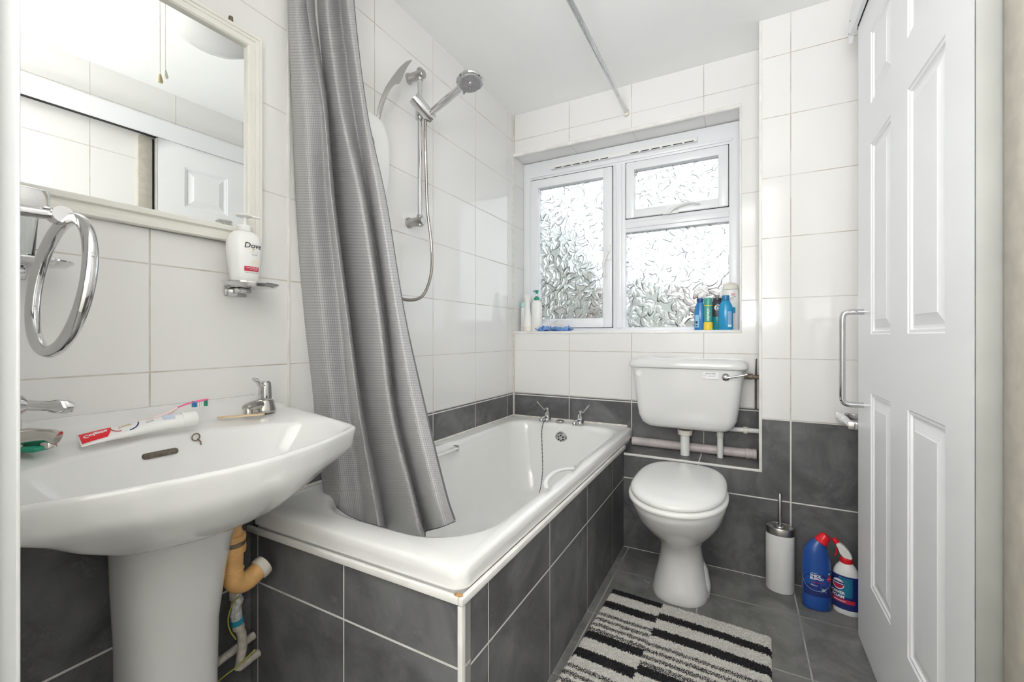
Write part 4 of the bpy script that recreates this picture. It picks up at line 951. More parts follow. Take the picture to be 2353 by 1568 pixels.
# ================================================================ TOILET
wc = thing('toilet', 'white ceramic toilet with closed oval lid below the cistern', 'toilet', (-0.222, 0, 0))
def oval(hw_, y0, y1, z, p=2.2, back=1.0, n=56):
    ring = []
    cy = y0 + (y1 - y0) * 0.46
    for k in range(n):
        a = 2 * PI * k / n; ca, sa = math.cos(a), math.sin(a)
        ry = (cy - y0) if sa < 0 else (y1 - cy)
        pp = p if sa < 0 else p * back
        ring.append((hw_ * math.copysign(abs(ca) ** (2 / pp), ca), cy + ry * math.copysign(abs(sa) ** (2 / pp), sa), z))
    return ring
R = [oval(0.108, 1.800, 2.120, 0.000, 2.6), oval(0.110, 1.795, 2.125, 0.018, 2.6), oval(0.101, 1.806, 2.115, 0.055, 2.5), oval(0.088, 1.828, 2.095, 0.110, 2.4), oval(0.080, 1.838, 2.085, 0.165, 2.3),
     oval(0.083, 1.826, 2.090, 0.205, 2.2), oval(0.104, 1.775, 2.110, 0.245, 2.1), oval(0.138, 1.700, 2.140, 0.295, 2.1), oval(0.162, 1.640, 2.160, 0.345, 2.1), oval(0.174, 1.604, 2.170, 0.390, 2.1),
     oval(0.178, 1.592, 2.175, 0.412, 2.1), oval(0.176, 1.595, 2.172, 0.420, 2.1), oval(0.15, 1.63, 2.15, 0.421, 2.1)]
mb = MB(); mb.rings(R); obj('pan', mb, M_cer, wc, sharp=60)
mb = MB(); mb.tube([(0.050, 1.930, 0.0), (0.056, 1.945, 0.035), (0.050, 1.965, 0.075), (0.030, 1.99, 0.11), (0.015, 2.02, 0.14)], [0.062, 0.060, 0.055, 0.050, 0.045], 22); obj('trap_outlet', mb, M_cer, wc)
R = [oval(0.176, 1.588, 2.140, 0.4225, 2.1), oval(0.183, 1.578, 2.145, 0.427, 2.1), oval(0.184, 1.576, 2.146, 0.436, 2.1), oval(0.180, 1.582, 2.142, 0.443, 2.1), oval(0.165, 1.60, 2.13, 0.444, 2.1)]
mb = MB(); mb.rings(R); obj('seat', mb, M_seat, wc, sharp=60)
R = [oval(0.170, 1.592, 2.140, 0.4455, 2.1, 1.5), oval(0.176, 1.585, 2.144, 0.450, 2.1, 1.5), oval(0.177, 1.584, 2.145, 0.458, 2.1, 1.5), oval(0.172, 1.590, 2.142, 0.467, 2.1, 1.5), oval(0.160, 1.605, 2.134, 0.4725, 2.1, 1.5), oval(0.13, 1.64, 2.115, 0.4755, 2.1, 1.4), oval(0.05, 1.76, 2.02, 0.478, 2.1)]
mb = MB(); mb.rings(R); obj('lid', mb, M_seat, wc, sharp=60)
for x in (-0.075, 0.075):
    mb = MB(); mb.lathe([(0.013, 0.4215), (0.013, 0.452), (0.010, 0.458)], 16, (x, 2.152, 0)); obj('hinge', mb, M_white, wc)

# ================================================================ CISTERN in the niche
ci = thing('toilet_cistern', 'white ceramic toilet cistern mounted in the tiled niche below the window', 'cistern', (-0.235, 2.295, 0))
def rr2(x0, x1, y0, y1, z, r, n=8):
    P = []
    for cx, cy, a in ((x0 + r, y0 + r, PI), (x1 - r, y0 + r, 1.5 * PI), (x1 - r, y1 - r, 0), (x0 + r, y1 - r, 0.5 * PI)):
        P += [(cx + r * math.cos(a + PI / 2 * k / n), cy + r * math.sin(a + PI / 2 * k / n), z) for k in range(n + 1)]
    return P
def belly(ring, amt):   # front face bows gently outwards, bottom edge lower in the middle
    return [(x, y - (amt * (1 - (x / 0.25) ** 2) if y < 0 else 0), z) for x, y, z in ring]
yb = 0.100
R = [belly(rr2(-0.150, 0.150, -0.050, yb, 0.607, 0.03), 0.004), belly(rr2(-0.185, 0.185, -0.068, yb, 0.613, 0.04), 0.006), belly(rr2(-0.206, 0.206, -0.080, yb, 0.630, 0.045), 0.008), belly(rr2(-0.222, 0.222, -0.086, yb, 0.665, 0.045), 0.009),
     belly(rr2(-0.233, 0.233, -0.090, yb, 0.74, 0.042), 0.009), belly(rr2(-0.242, 0.242, -0.093, yb, 0.84, 0.04), 0.009), belly(rr2(-0.247, 0.247, -0.094, yb, 0.902, 0.04), 0.009)]
mb = MB(); mb.rings(R); obj('tank', mb, M_cer, ci, sharp=60)
R = [belly(rr2(-0.252, 0.252, -0.097, yb, 0.903, 0.04), 0.010), belly(rr2(-0.264, 0.264, -0.106, yb, 0.905, 0.045), 0.010), belly(rr2(-0.267, 0.267, -0.109, yb, 0.911, 0.045), 0.010), belly(rr2(-0.264, 0.264, -0.106, yb, 0.930, 0.045), 0.010),
     belly(rr2(-0.256, 0.256, -0.098, yb, 0.943, 0.045), 0.010), belly(rr2(-0.238, 0.238, -0.082, yb - 0.005, 0.950, 0.045), 0.009), belly(rr2(-0.16, 0.16, -0.04, yb - 0.03, 0.953, 0.03), 0.005)]
mb = MB(); mb.rings(R); obj('cistern_lid', mb, M_cer, ci, sharp=60)
fy = -0.097 - 0.004
MF = Matrix.Rotation(PI / 2, 4, 'X')
mb = MB(); mb.lathe([(0.0, 0.0), (0.013, 0.0), (0.0145, 0.002), (0.0145, 0.004), (0.011, 0.005), (0.009, 0.0035), (0.0, 0.0035)], 26, M=Matrix.Translation((-0.212, fy + 0.005, 0.874)) @ MF, cap0=False, cap1=False); obj('blanking_button', mb, M_white, ci)
mb = MB(); mb.lathe([(0.017, 0.0), (0.017, 0.003), (0.012, 0.007), (0.007, 0.012), (0.0, 0.013)], 26, M=Matrix.Translation((0.176, fy + 0.006, 0.871)) @ MF, cap1=False)
mb.tube([(0.178, fy - 0.008, 0.868), (0.205, fy - 0.012, 0.874), (0.235, fy - 0.012, 0.880), (0.262, fy - 0.010, 0.887)], [0.0065, 0.0045, 0.0045, 0.0052], 12); obj('flush_lever', mb, M_chrome, ci)
mb = MB(); mb.box(0.080, 0.146, fy - 0.0005, fy + 0.0003, 0.860, 0.892, 0.0); st = obj('sticker', mb, mat('paper_white', (0.86, 0.86, 0.87), 0.5), ci)
sf = lambda x0, z0: (lambda x, y: (x0 + x, fy - 0.0009, z0 + y))
letters('sticker_lettering', 'Dual Flush System', 0.0062, sf(0.113, 0.8835), M_bprint, st, bold=0.0001, sx=0.98)
for z, a_, b_ in ((0.8775, 'Half Flush', 'Push lever and release'), (0.8725, 'Full Flush', 'Push lever and hold'), (0.8695, '', 'until the pan is clear')):
    if a_: letters('sticker_lettering', a_, 0.0036, sf(0.083, z), M_gprint, st, align='LEFT')
    letters('sticker_lettering', b_, 0.0034, sf(0.102, z), M_gprint, st, align='LEFT', sx=1.1)
letters('sticker_lettering', 'Model', 0.0034, sf(0.083, 0.8635), M_gprint, st, align='LEFT')

# pipes on the ledge
fp_ = thing('flush_pipe', 'white flush pipe with ribbed nut between the cistern and the ledge', 'pipe', (-0.243, 2.295, ZL))
mb = MB(); mb.tube([(0, 0, 0), (0, 0, 0.115)], 0.0215, 22); obj('pipe_body', mb, M_white, fp_)
mb = MB(); rings = []
for z, r_ in ((0.100, 0.028), (0.102, 0.032), (0.124, 0.034), (0.126, 0.031)):
    rings.append([((r_ + (0.0012 if k % 2 else 0)) * math.cos(2 * PI * k / 40), (r_ + (0.0012 if k % 2 else 0)) * math.sin(2 * PI * k / 40), z) for k in range(40)])
mb.rings(rings); obj('ribbed_nut', mb, M_cream, fp_)
mb = MB(); mb.lathe([(0.030, 0.126), (0.030, 0.139)], 24); obj('rubber_washer', mb, plain('grimy_rubber', (0.12, 0.09, 0.07), 0.7, 0.4, 80), fp_)
op = thing('overflow_pipe', 'slim white pipe standing on the ledge under the cistern, right of the flush pipe', 'pipe', (-0.087, 2.325, ZL))
mb = MB(); mb.tube([(0, 0, 0), (0, 0, 0.140)], 0.0135, 18); obj('pipe_body', mb, M_white, op)
mb = MB(); mb.lathe([(0.0135, 0.100), (0.0158, 0.102), (0.0158, 0.125), (0.0135, 0.128)], 18); obj('collar', mb, M_white, op)
wp2 = thing('waste_pipe', 'pinkish grey horizontal waste pipe running along the back of the ledge', 'pipe', (0, 2.370, ZL + 0.024))
mb = MB(); mb.tube([(XB + 0.004, 0, 0.0), (XN - 0.012, 0, 0.0)], 0.0225, 22); obj('pipe_body', mb, M_pinkpipe, wp2)
mb = MB(); Mx = Matrix.Translation((0.022, 0, 0)) @ Matrix.Rotation(PI / 2, 4, 'Y')
mb.lathe([(0.0225, 0), (0.0255, 0.001), (0.0255, 0.014), (0.0235, 0.015), (0.0235, 0.030), (0.0255, 0.031), (0.0255, 0.046), (0.0225, 0.048)], 24, M=Mx); obj('socket_collar', mb, M_pinkpipe, wp2)
bp_ = thing('compression_pipe', 'white pipe with a coupling leaving the cistern towards the boxing', 'pipe', (0, 2.350, 0.607))
mb = MB(); mb.tube([(-0.08, 0, 0.0), (XN - 0.001, 0, 0.002)], 0.0115, 16); obj('pipe_body', mb, M_white, bp_)
mb = MB(); mb.lathe([(0.0115, 0), (0.0165, 0.001), (0.0165, 0.018), (0.0115, 0.019)], 18, M=Matrix.Translation((0.012, 0, 0.001)) @ Matrix.Rotation(PI / 2, 4, 'Y')); obj('coupling', mb, M_cream, bp_)
sv = thing('inlet_valve', 'brown brass inlet valve between the cistern side and the boxing', 'valve', (0, 2.30, 0.868))
mb = MB(); mb.tube([(0.016, 0, 0), (0.028, 0, 0), (0.030, 0, 0.002), (0.050, 0, 0.002), (0.052, 0, 0), (XN - 0.001, 0, 0)], [0.011, 0.011, 0.014, 0.014, 0.010, 0.010], 14); obj('valve_body', mb, M_brass, sv)
mb = MB(); mb.tube([(0.064, 0.02, -0.150), (0.064, 0.018, 0.0), (0.066, 0.014, 0.085)], [0.0045, 0.0045, 0.003], 10); obj('riser_tube', mb, plain('dark_copper', (0.10, 0.075, 0.06), 0.6, 0.3, 40), sv)

# ================================================================ FLOOR THINGS
tbh = thing('toilet_brush_holder', 'white oval toilet brush holder with steel collar against the slate tiles', 'toilet brush', (0.146, 2.118, 0.0005), -0.12)
mb = MB(); mb.lathe([(0.048, 0.0), (0.051, 0.004), (0.0515, 0.235)], 44, sy=0.78); obj('holder_body', mb, M_white, tbh)
mb = MB(); mb.lathe([(0.0522, 0.235), (0.0525, 0.237), (0.0525, 0.262), (0.051, 0.264), (0.0495, 0.262), (0.0, 0.2625)], 44, sy=0.78, cap1=False); obj('steel_collar', mb, M_satin, tbh)
mb = MB(); mb.lathe([(0.020, 0.2625), (0.018, 0.266), (0.007, 0.270), (0.0068, 0.274), (0.0068, 0.398), (0.0055, 0.400)], 20); obj('brush_handle', mb, M_satin, tbh)

bt = thing('bleach_bottle', 'blue thick bleach bottle with red cap on the floor beside the toilet brush', 'bottle', (0.262, 2.045, 0.0005), 0.06)
blp = [(0.043, 0.0), (0.047, 0.004), (0.0475, 0.040), (0.0465, 0.048), (0.047, 0.054), (0.0475, 0.150), (0.0465, 0.180)]
rings = []
for r_, z in blp: rings.append([(r_ * math.cos(a), r_ * 0.66 * math.sin(a), z) for a in [2 * PI * k / 40 for k in range(40)]])
for t, (cx_, z, r_, tl) in enumerate(((0.000, 0.195, 0.0455, 0.05), (-0.001, 0.212, 0.042, 0.15), (0.002, 0.228, 0.036, 0.30), (0.006, 0.242, 0.0285, 0.45), (0.010, 0.252, 0.0225, 0.52), (0.013, 0.258, 0.0195, 0.55))):
    rings.append([(cx_ + r_ * math.cos(a), r_ * (0.66 + 0.22 * t / 5) * math.sin(a), z - math.tan(tl) * r_ * math.cos(a) * 0.9) for a in [2 * PI * k / 40 for k in range(40)]])
mb = MB(); mb.rings(rings); obj('bottle_body', mb, M_blue, bt, sharp=60)
Mc = Matrix.Translation((0.0135, 0, 0.257)) @ Matrix.Rotation(0.55, 4, 'Y')
mb = MB(); mb.lathe([(0.0225, 0.0), (0.0235, 0.003), (0.0225, 0.011), (0.0205, 0.013), (0.0200, 0.024), (0.0165, 0.034), (0.008, 0.038)], 28, M=Mc); obj('cap', mb, M_red, bt)
bf = on_lathe(blp, -PI / 2, 0.0, 1.0, 0.66, 0.0006); bf2 = on_lathe(blp, -PI / 2, 0.0, 1.0, 0.66, 0.0011); bf3 = on_lathe(blp, -PI / 2, 0.0, 1.0, 0.66, 0.0015)
obj('dark_print', patch(bf, -0.050, 0.050, 0.056, 0.098, 30, 4), M_navy, bt)
obj('round_print', disc(bf2, -0.004, 0.112, 0.044, ry=0.033), mat('deep_blue_print', (0.018, 0.035, 0.24), 0.3), bt)
obj('print_arc', arcband(lambda x, y: bf2(x * 1.33, y), -0.003, 0.112, 0.0335, 0.0350, PI * 1.02, PI * 1.98, 40), M_lblue, bt)
letters('label_lettering', 'THICK', 0.0118, lambda x, y: bf3(x - 0.026, y + 0.131), M_wprint, bt, bold=0.0006, align='LEFT')
letters('label_lettering', 'BLEACH', 0.0118, lambda x, y: bf3(x - 0.026, y + 0.1205), M_wprint, bt, bold=0.0006, align='LEFT')
obj('label_line', patch(bf3, -0.024, 0.000, 0.1430, 0.1455, 6, 1), M_lblue, bt)
obj('label_line', patch(bf3, -0.022, 0.022, 0.1090, 0.1112, 10, 1), M_crimson, bt)
letters('label_lettering', '750ml e', 0.0068, lambda x, y: bf3(x - 0.024, y + 0.096), M_wprint, bt, bold=0.0001, align='LEFT')
obj('red_roundel', disc(bf3, 0.040, 0.127, 0.0115), M_crimson, bt)
bf4 = on_lathe(blp, -PI / 2, 0.0, 1.0, 0.66, 0.0019)
obj('roundel_bar', patch(bf4, 0.0310, 0.0490, 0.1255, 0.1290, 6, 1), mat('pink_print', (0.8, 0.35, 0.4), 0.4), bt)
def star(surf, cx, cy, R_, r_, n=8):
    mb = MB(); c = mb.bm.verts.new(surf(cx, cy)); V_ = []
    for k in range(2 * n):
        q_ = (R_ * (0.6 + 0.4 * ((k // 2) % 2))) if k % 2 == 0 else r_; a = PI * k / n
        V_.append(mb.bm.verts.new(surf(cx + q_ * math.cos(a), cy + q_ * math.sin(a))))
    for k in range(2 * n): mb.bm.faces.new((c, V_[k], V_[(k + 1) % (2 * n)]))
    return mb
obj('sparkle', star(bf4, 0.018, 0.084, 0.018, 0.0028), mat('sparkle_print', (0.62, 0.82, 0.85), 0.4), bt)
mb = MB(); mb.prism([(0.0, 0.0), (0.004, 0.006), (0.0075, 0.0085), (0.0045, 0.009), (0.0035, 0.0105), (0.0, 0.006), (-0.005, 0.010), (-0.003, 0.005)], 0, 0.0001)
for v in mb.bm.verts: v.co = Vector(bf3(0.038 + v.co.x, 0.141 + v.co.y))
obj('bird_mark', mb, M_wprint, bt, smooth=False)

sb = thing('spray_bottle', 'blue and white trigger spray cleaner bottle with red collar near the door', 'spray bottle', (0.358, 2.060, 0.0005), -0.25)
spp = [(0.040, 0.0), (0.043, 0.004), (0.0435, 0.030), (0.0425, 0.034), (0.0425, 0.135), (0.0430, 0.145), (0.040, 0.160), (0.032, 0.176), (0.022, 0.188), (0.018, 0.192)]
mb = MB(); mb.lathe(spp, 40, sx=0.95, sy=0.62, pw=2.3); obj('bottle_body', mb, M_white, sb, sharp=60)
mb = MB(); mb.lathe([(0.0165, 0.190), (0.0195, 0.192), (0.0195, 0.206), (0.0165, 0.208)], 26); obj('collar', mb, M_red, sb)
mb = MB(); mb.prism([(0.019, 0.206), (-0.010, 0.208), (-0.014, 0.224), (-0.032, 0.252), (-0.028, 0.262), (-0.012, 0.256), (0.006, 0.240), (0.018, 0.222)], -0.012, 0.012, 'y')
bmesh.ops.bevel(mb.bm, geom=list(mb.bm.edges), offset=0.004, segments=2, affect='EDGES'); obj('spray_head', mb, M_white, sb)
mb = MB(); mb.lathe([(0.010, 0.0), (0.011, 0.004), (0.009, 0.016), (0.006, 0.018)], 18, M=Matrix.Translation((-0.028, 0, 0.257)) @ Matrix.Rotation(-2.2 + PI / 2, 4, 'Y')); obj('nozzle', mb, M_red, sb)
mb = MB(); mb.tube(catmull([(-0.020, 0, 0.244), (-0.028, 0, 0.232), (-0.029, 0, 0.218), (-0.034, 0, 0.208)], 5), 0.0055, 10, flat=0.6); obj('trigger', mb, M_red, sb)
spx = [(0.0430 * 1.01, 0.0), (0.0440 * 1.01, 0.030), (0.0430 * 1.01, 0.034), (0.0430 * 1.01, 0.135), (0.0436, 0.145), (0.0405, 0.160)]
s1_ = on_lathe(spx, -PI / 2 - 0.35, 0.0, 0.97, 0.66, 0.0012); s2_ = on_lathe(spx, -PI / 2 - 0.35, 0.0, 0.97, 0.66, 0.0018); s3_ = on_lathe(spx, -PI / 2 - 0.35, 0.0, 0.97, 0.66, 0.0023)
obj('label', patch(s1_, -0.040, 0.062, 0.022, 0.148, 34, 10), M_navy, sb)
obj('teal_print', patch(s2_, -0.006, 0.036, 0.070, 0.142, 14, 6), M_teal, sb)
obj('red_band', patch(s2_, -0.030, 0.045, 0.046, 0.060, 24, 2), M_crimson, sb)
obj('print_arc', arcband(s2_, -0.006, 0.113, 0.024, 0.030, -PI * 0.45, PI * 0.5, 24), M_lblue, sb)
obj('roundel', disc(s3_, -0.008, 0.113, 0.020), M_wprint, sb)
s4_ = on_lathe(spx, -PI / 2 - 0.35, 0.0, 0.97, 0.66, 0.0028)
obj('roundel_fill', disc(s4_, -0.008, 0.109, 0.0165, ry=0.012), M_crimson, sb)
obj('roundel_band', patch(s4_, -0.026, 0.011, 0.111, 0.123, 14, 1), M_navy, sb)
s5_ = on_lathe(spx, -PI / 2 - 0.35, 0.0, 0.97, 0.66, 0.0033)
letters('label_lettering', 'Domestos', 0.0082, lambda x, y: s5_(x - 0.008, y + 0.114), M_wprint, sb, bold=0.0003)
letters('label_lettering', 'POWER', 0.0145, lambda x, y: s5_(x - 0.012, y + 0.078), M_wprint, sb, bold=0.0005)
letters('label_lettering', 'FOAM', 0.0145, lambda x, y: s5_(x - 0.008, y + 0.064), M_wprint, sb, bold=0.0005)
letters('label_lettering', 'ULTRA BLEACH', 0.0055, lambda x, y: s5_(x - 0.004, y + 0.051), M_wprint, sb, bold=0.0002)

# toilet roll holder on the right wall by the corner
th = thing('toilet_roll_holder', 'empty chrome toilet roll holder with white roller on the right wall', 'toilet roll holder', (XR, 2.040, 0.737))
for y in (-0.108, 0.108):
    mb = MB(); mb.box(-0.078, 0.0, y - 0.006, y + 0.006, -0.012, 0.014, 0.002); obj('arm', mb, M_chrome, th)
mb = MB(); mb.tube([(-0.066, -0.102, 0.001), (-0.066, 0.0, 0.001), (-0.066, 0.001, 0.001), (-0.066, 0.102, 0.001)], [0.0125, 0.0125, 0.0145, 0.0145], 18); obj('roller', mb, M_white, th)

# bath mat
random.seed(11)
mt = thing('bath_mat', 'cream bath mat with black broken stripes on the slate floor before the toilet', 'bath mat', (-0.205, 1.385, 0.001), math.radians(-2.9))
W2, L2 = 0.282, 0.378
pile = MB(); nx_, ny_ = 260, 340
def mz(u, v):
    x = (u - 0.5) * 2 * W2; y = (v - 0.5) * 2 * L2
    ed = min(u, 1 - u) * 2 * W2; ed = min(ed, min(v, 1 - v) * 2 * L2)
    h = 0.013 * min(1, (ed / 0.012)) ** 0.5 if ed > 0 else 0.002
    lift = 0.006 * math.sin(x * 9 + 1) * math.sin(y * 7)
    return (x + random.uniform(-0.0012, 0.0012), y + random.uniform(-0.0012, 0.0012), 0.003 + h + random.uniform(-0.003, 0.003) * (ed > 0.002) + max(0, lift) * 0.5)
pile.quadgrid(mz, nx_, ny_)
# pattern coordinates are the pile's own: origin where the stripes break, back edge = 0
me_o = obj('tufted_pile', pile, M_mat, mt, sharp=180)
sh_ = Vector((-0.080 + 0.0, 0, 0))
for v in me_o.data.vertices: v.co.x -= -0.080; v.co.y -= L2 - 0.002
me_o.location = (-0.080, L2 - 0.002, 0)
mb = MB(); mb.box(-W2, W2, -L2, L2, 0.0, 0.004, 0.001); obj('backing', mb, M_cream, mt)
mb = MB(); mb.tube([(W2 - 0.002, 0.145, 0.012), (W2 + 0.012, 0.138, 0.006), (W2 + 0.022, 0.132, 0.003)], 0.0016, 6); obj('loose_thread', mb, M_bprint, mt)

# ================================================================ WINDOW SILL THINGS
ZW = ZS + 0.0095
def flat_bottle(name, label, cat, x, y, prof, m, sx=1.0, sy=0.6, rot=0.0, group=None):
    t = thing(name, label, cat, (x, y, ZW), rot); mb = MB(); mb.lathe(prof, 32, sx=sx, sy=sy); obj('bottle_body', mb, m, t, sharp=50); return t
def capped(t, prof, m, name='cap', **k):
    mb = MB(); mb.lathe(prof, 28, **k); return obj(name, mb, m, t)
# left group
t = flat_bottle('slim_bottle', 'slim white bottle with mint cap tucked in the left sill corner', 'bottle', -1.226, 2.485, [(0.020, 0), (0.022, 0.003), (0.022, 0.150), (0.018, 0.155)], M_white, sy=0.9)
capped(t, [(0.0225, 0.156), (0.0228, 0.160), (0.0225, 0.178), (0.017, 0.186)], M_mint)
t = flat_bottle('waisted_bottle', 'white hourglass-shaped bottle between the mint cap and green pump bottles', 'bottle', -1.185, 2.448, [(0.029, 0), (0.031, 0.003), (0.031, 0.024), (0.030, 0.060), (0.022, 0.110), (0.0165, 0.155), (0.0165, 0.175), (0.022, 0.205), (0.0265, 0.222), (0.0265, 0.226), (0.024, 0.227)], M_white, sy=0.75)
capped(t, [(0.0316, 0.002), (0.0316, 0.028)], M_cream, 'cap', sy=0.76)
t = thing('black_comb', 'small black item wedged behind the green pump bottle on the sill', 'comb', (-1.160, 2.515, ZW), 0.3)
mb = MB(); mb.box(-0.012, 0.012, -0.004, 0.004, 0, 0.165, 0.002); obj('comb_spine', mb, M_bprint, t)
mb = MB()
for k in range(12): mb.box(0.010, 0.022, -0.0015, 0.0015, 0.012 + k * 0.0125, 0.019 + k * 0.0125)
obj('comb_teeth', mb, M_bprint, t)
pbp = [(0.034, 0), (0.036, 0.003), (0.036, 0.140), (0.034, 0.165), (0.026, 0.185), (0.015, 0.194)]
t = flat_bottle('pump_bottle', 'tall white bottle with green pump at the left end of the window sill', 'bottle', -1.117, 2.440, pbp, M_white, sx=0.95, sy=0.66)
capped(t, [(0.0165, 0.192), (0.0175, 0.194), (0.0175, 0.206), (0.010, 0.214), (0.007, 0.216)], M_green, 'collar')
capped(t, [(0.0055, 0.216), (0.0055, 0.234)], M_white, 'pump_stem')
mb = MB(); mb.lathe([(0.006, 0.232), (0.008, 0.236), (0.010, 0.250), (0.006, 0.253)], 18); mb.tube([(0.012, 0, 0.250), (-0.008, 0, 0.252), (-0.024, 0, 0.247)], [0.005, 0.005, 0.004], 10, flat=0.7); obj('pump_head', mb, M_green, t)
# crumpled wipes packet
wpk = thing('wipes_packet', 'crumpled blue and white wipes packet lying on the left of the window sill', 'packet', (-1.000, 2.428, ZW), 0.04)
M_wipe = mat('wipes_print', rough=0.22, spec=0.6); nt = NT(M_wipe); co = nt.obj(); s = nt.sep(co)
nz = nt.noise(co, 38, 4, 0.6, 0.8); a1 = nt.mapr(nz, 0.40, 0.50); blue_ = nt.mix(a1, (0.02, 0.08, 0.42), (0.20, 0.40, 0.80))
whi = nt.mapr(nt.math('ADD', nt.math('MULTIPLY', s[2], 22), nt.noise(co, 24, 3, 0.6, 1.2)), 0.98, 1.18)
cc = nt.mix(whi, blue_, (0.76, 0.77, 0.80)); cc = nt.mix(nt.mapr(nt.noise(co, 70, 3, 0.6, 1.0), 0.62, 0.68, 0, 0.8), cc, (0.12, 0.12, 0.20))
nt.l(cc, nt.b.inputs['Base Color']); nt.l(nt.bump(nt.noise(co, 90, 4, 0.6, 1.5), 0.9, 0.006), nt.b.inputs['Normal'])
rnd = random.Random(5); rings = []
for k in range(27):
    t = k / 26; x = -0.095 + 0.205 * t; hy = 0.032 * min(1, math.sin(PI * min(1, max(0.12, t * 0.9 + 0.05))) + 0.35); hz = 0.002 + 0.033 * math.sin(PI * t) ** 0.6
    hz *= 1 + 0.25 * math.sin(9 * t + 1); ring = []
    for q_ in range(28):
        a = 2 * PI * q_ / 28; w = 1 + 0.16 * math.sin(3 * a + 9 * t) + rnd.uniform(-0.08, 0.08)
        ring.append((x + rnd.uniform(-0.0015, 0.0015), hy * math.cos(a) * w, max(0.0003, hz + hz * math.sin(a) * w)))
    rings.append(ring)
mb = MB(); mb.rings(rings); obj('packet_body', mb, M_wipe, wpk, sharp=40)
mb = MB(); mb.quadgrid(lambda u, v: (-0.093 - 0.020 * u, -0.022 + 0.044 * v, 0.004 + 0.010 * u + 0.003 * math.sin(v * 14)), 6, 14)
mb.quadgrid(lambda u, v: (0.108 + 0.016 * u, -0.016 + 0.032 * v, 0.003 + 0.008 * u + 0.002 * math.sin(v * 14)), 6, 14); o = obj('crimped_end', mb, M_wipe, wpk); sdm = o.modifiers.new('t', 'SOLIDIFY'); sdm.thickness = 0.001
# right group
bpf = [(0.027, 0), (0.029, 0.003), (0.029, 0.095), (0.026, 0.118), (0.017, 0.140), (0.0145, 0.146)]
t = flat_bottle('shampoo_bottle', 'blue bottle with dark blue cap, leftmost on the right of the sill', 'bottle', -0.186, 2.448, bpf, M_bottleblue, sx=0.95, sy=0.62)
capped(t, [(0.0155, 0.146), (0.0160, 0.148), (0.0160, 0.163), (0.014, 0.165)], mat('dark_blue_cap', (0.02, 0.08, 0.28), 0.3))
fsl = on_lathe(bpf, -PI / 2, 0, 0.95, 0.62, 0.0006)
obj('label', patch(fsl, -0.026, -0.004, 0.014, 0.078, 8, 4), M_lblue, t)
obj('label_mark', patch(on_lathe(bpf, -PI / 2, 0, 0.95, 0.62, 0.001), -0.022, -0.010, 0.020, 0.026, 3, 1), M_navy, t)
obj('label_mark', patch(on_lathe(bpf, -PI / 2, 0, 0.95, 0.62, 0.001), -0.022, -0.010, 0.034, 0.046, 3, 1), M_navy, t)
cnp = [(0.0205, 0), (0.0205, 0.160)]
t = thing('aerosol_tube', 'teal tube with yellow base cap standing between blue and black bottles', 'bottle', (-0.146, 2.425, ZW))
capped(t, [(0.0195, 0.030), (0.0200, 0.032), (0.0200, 0.122)], M_can, 'can_body')
capped(t, [(0.0200, 0.122), (0.0207, 0.123), (0.0207, 0.126), (0.0200, 0.127)], M_yellow, 'yellow_ring')
capped(t, [(0.0198, 0.127), (0.0198, 0.160), (0.016, 0.164)], M_can, 'top_cap')
capped(t, [(0.0215, 0.0), (0.0220, 0.002), (0.0220, 0.036), (0.020, 0.040)], M_yellow, 'base_cap')
fcn = on_lathe([(0.0200, 0), (0.0200, 0.2)], -PI / 2 - 0.05, 0, 1, 1, 0.0007)
letters('can_lettering', 'oxysept', 0.0200, lambda x, y: fcn(0.006 - y, 0.046 + x), M_wprint, t, bold=0.0004, align='LEFT')
gbp = [(0.029, 0), (0.031, 0.003), (0.031, 0.130), (0.028, 0.142), (0.022, 0.147)]
t = thing('sports_bottle', 'black bottle with teal lower half and white G on the sill', 'bottle', (-0.106, 2.482, ZW))
capped(t, [(0.0305, 0.067), (0.031, 0.069), (0.031, 0.130), (0.028, 0.145), (0.022, 0.152)], M_charcoal, 'upper_body', sy=0.8)
capped(t, [(0.029, 0), (0.031, 0.003), (0.031, 0.068)], M_tealb, 'lower_body', sy=0.8)
capped(t, [(0.021, 0.152), (0.0215, 0.154), (0.0215, 0.165), (0.018, 0.167)], M_charcoal, 'cap')
capped(t, [(0.0105, 0.166), (0.0105, 0.180), (0.009, 0.182)], mat('grey_spout', (0.25, 0.25, 0.27), 0.4), 'spout')
fgb = on_lathe(gbp, -PI / 2, 0, 1, 0.8, 0.0010); letters('bottle_letter', 'G', 0.036, lambda x, y: fgb(x - 0.002, y + 0.104), M_wprint, t, bold=0.0022, shear=0.2)
b2p = [(0.031, 0), (0.033, 0.003), (0.033, 0.105), (0.030, 0.122), (0.020, 0.142), (0.0165, 0.150)]
t = flat_bottle('conditioner_bottle', 'bright blue bottle in front of the tall white shampoo bottle', 'bottle', -0.066, 2.430, b2p, M_bottleaqua, sy=0.7)
capped(t, [(0.0170, 0.150), (0.0175, 0.152), (0.0175, 0.172), (0.016, 0.174)], mat('mid_blue_cap', (0.03, 0.20, 0.42), 0.3))
fb2 = on_lathe(b2p, -PI / 2, 0, 1, 0.7, 0.0007)
obj('label', patch(fb2, 0.010, 0.030, 0.014, 0.092, 8, 4), mat('periwinkle_label', (0.25, 0.42, 0.68), 0.4), t)
obj('label_mark', patch(on_lathe(b2p, -PI / 2, 0, 1, 0.7, 0.0011), 0.011, 0.029, 0.014, 0.026, 6, 1), mat('ice_label', (0.62, 0.85, 0.92), 0.4), t)
w3p = [(0.040, 0), (0.042, 0.004), (0.0425, 0.120), (0.0400, 0.195), (0.0365, 0.208)]
t = flat_bottle('shampoo_bottle', 'tall white bottle with domed cream cap at the right end of the sill', 'bottle', -0.046, 2.502, w3p, M_white, sy=0.55)
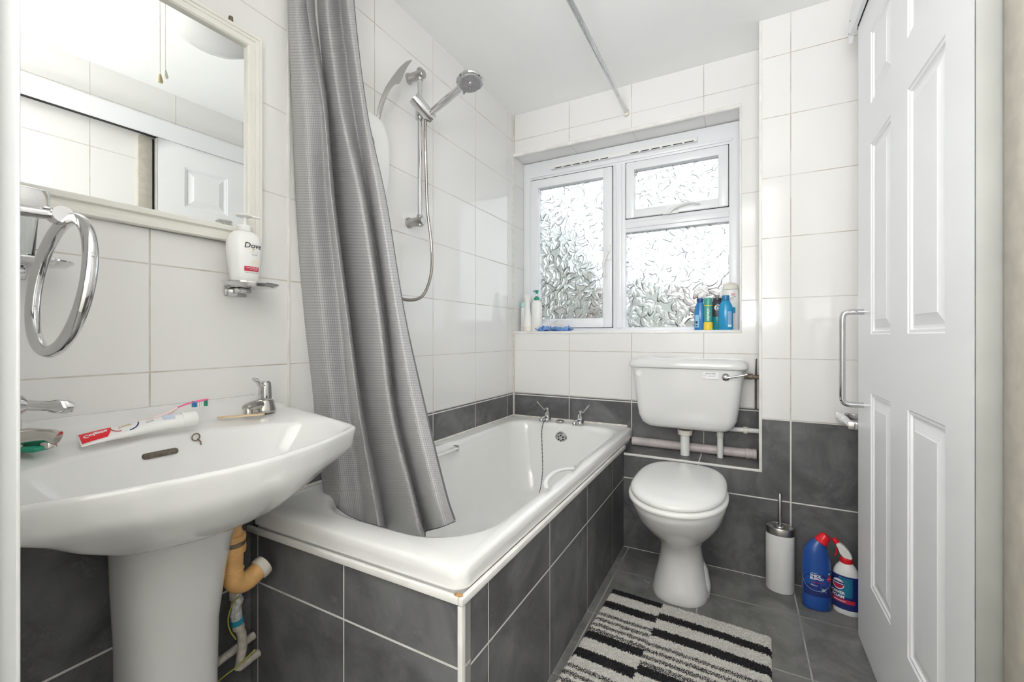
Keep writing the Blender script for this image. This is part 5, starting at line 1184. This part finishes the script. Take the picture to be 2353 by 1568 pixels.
capped(t, [(0.0365, 0.209), (0.0370, 0.212), (0.0360, 0.226), (0.0300, 0.236), (0.018, 0.243), (0.006, 0.246)], M_cream, 'cap', sy=0.6)
fw3 = on_lathe(w3p, -PI / 2, 0, 1, 0.55, 0.0007)
obj('pink_label', patch(fw3, 0.004, 0.022, 0.176, 0.187, 8, 1), mat('pink_label', (0.75, 0.25, 0.38), 0.4), t)
letters('pink_label_lettering', 'XXL', 0.008, lambda x, y: on_lathe(w3p, -PI / 2, 0, 1, 0.55, 0.0011)(x + 0.013, y + 0.1785), M_wprint, t, bold=0.0001)
obj('swoosh', arcband(lambda x, y: fw3(x, y), 0.026, 0.140, 0.030, 0.032, PI * 0.50, PI * 0.82, 14), M_gprint, t)
letters('label_lettering', 'care', 0.008, lambda x, y: fw3(x + 0.008, y + 0.158), M_gprint, t, shear=0.2)
letters('label_lettering', 'daily mild', 0.0042, lambda x, y: fw3(x + 0.006, y + 0.150), M_gprint, t)
obj('blue_label', patch(fw3, 0.006, 0.024, 0.086, 0.116, 8, 3), M_bottleaqua, t)

# ================================================================ CEILING LAMP AND PULL CORDS (seen in the mirror)
cl_ = thing('ceiling_lamp', 'round opal dome ceiling lamp, seen in the mirror', 'lamp', (-0.455, 0.995, ZC))
mb = MB(); mb.lathe([(0.175, 0.0), (0.178, -0.006), (0.178, -0.022), (0.165, -0.024)], 48); obj('lamp_base', mb, M_cream, cl_)
mb = MB(); mb.lathe([(0.186, -0.016), (0.190, -0.022), (0.186, -0.046), (0.164, -0.078), (0.124, -0.104), (0.072, -0.119), (0.020, -0.124), (0.0, -0.124)], 56, cap1=False); obj('lamp_shade', mb, M_opal, cl_)
for k, (x, y, l_, lab) in enumerate(((-0.585, 0.752, 0.418, 'longer cream pull cord hanging from the ceiling, seen in the mirror'), (-0.545, 0.782, 0.374, 'shorter white pull cord hanging from the ceiling, seen in the mirror'))):
    t = thing('pull_cord', lab, 'pull cord', (x, y, ZC), 0, 'ceiling pull cords')
    mb = MB(); mb.lathe([(0.018, -0.014), (0.020, -0.012), (0.020, 0.0)], 20); obj('ceiling_rose', mb, M_cream, t)
    mb = MB(); mb.tube([(0, 0, -0.012), (0, 0, -l_)], 0.0014, 6); obj('cord', mb, M_cream, t)
    mb = MB(); mb.lathe([(0.003, -l_ + 0.004), (0.005, -l_), (0.0095, -l_ - 0.022), (0.0090, -l_ - 0.026), (0.004, -l_ - 0.028)], 16); obj('acorn_knob', mb, mat('yellowed_knob', (0.62, 0.54, 0.33), 0.4) if k == 0 else M_cream, t)
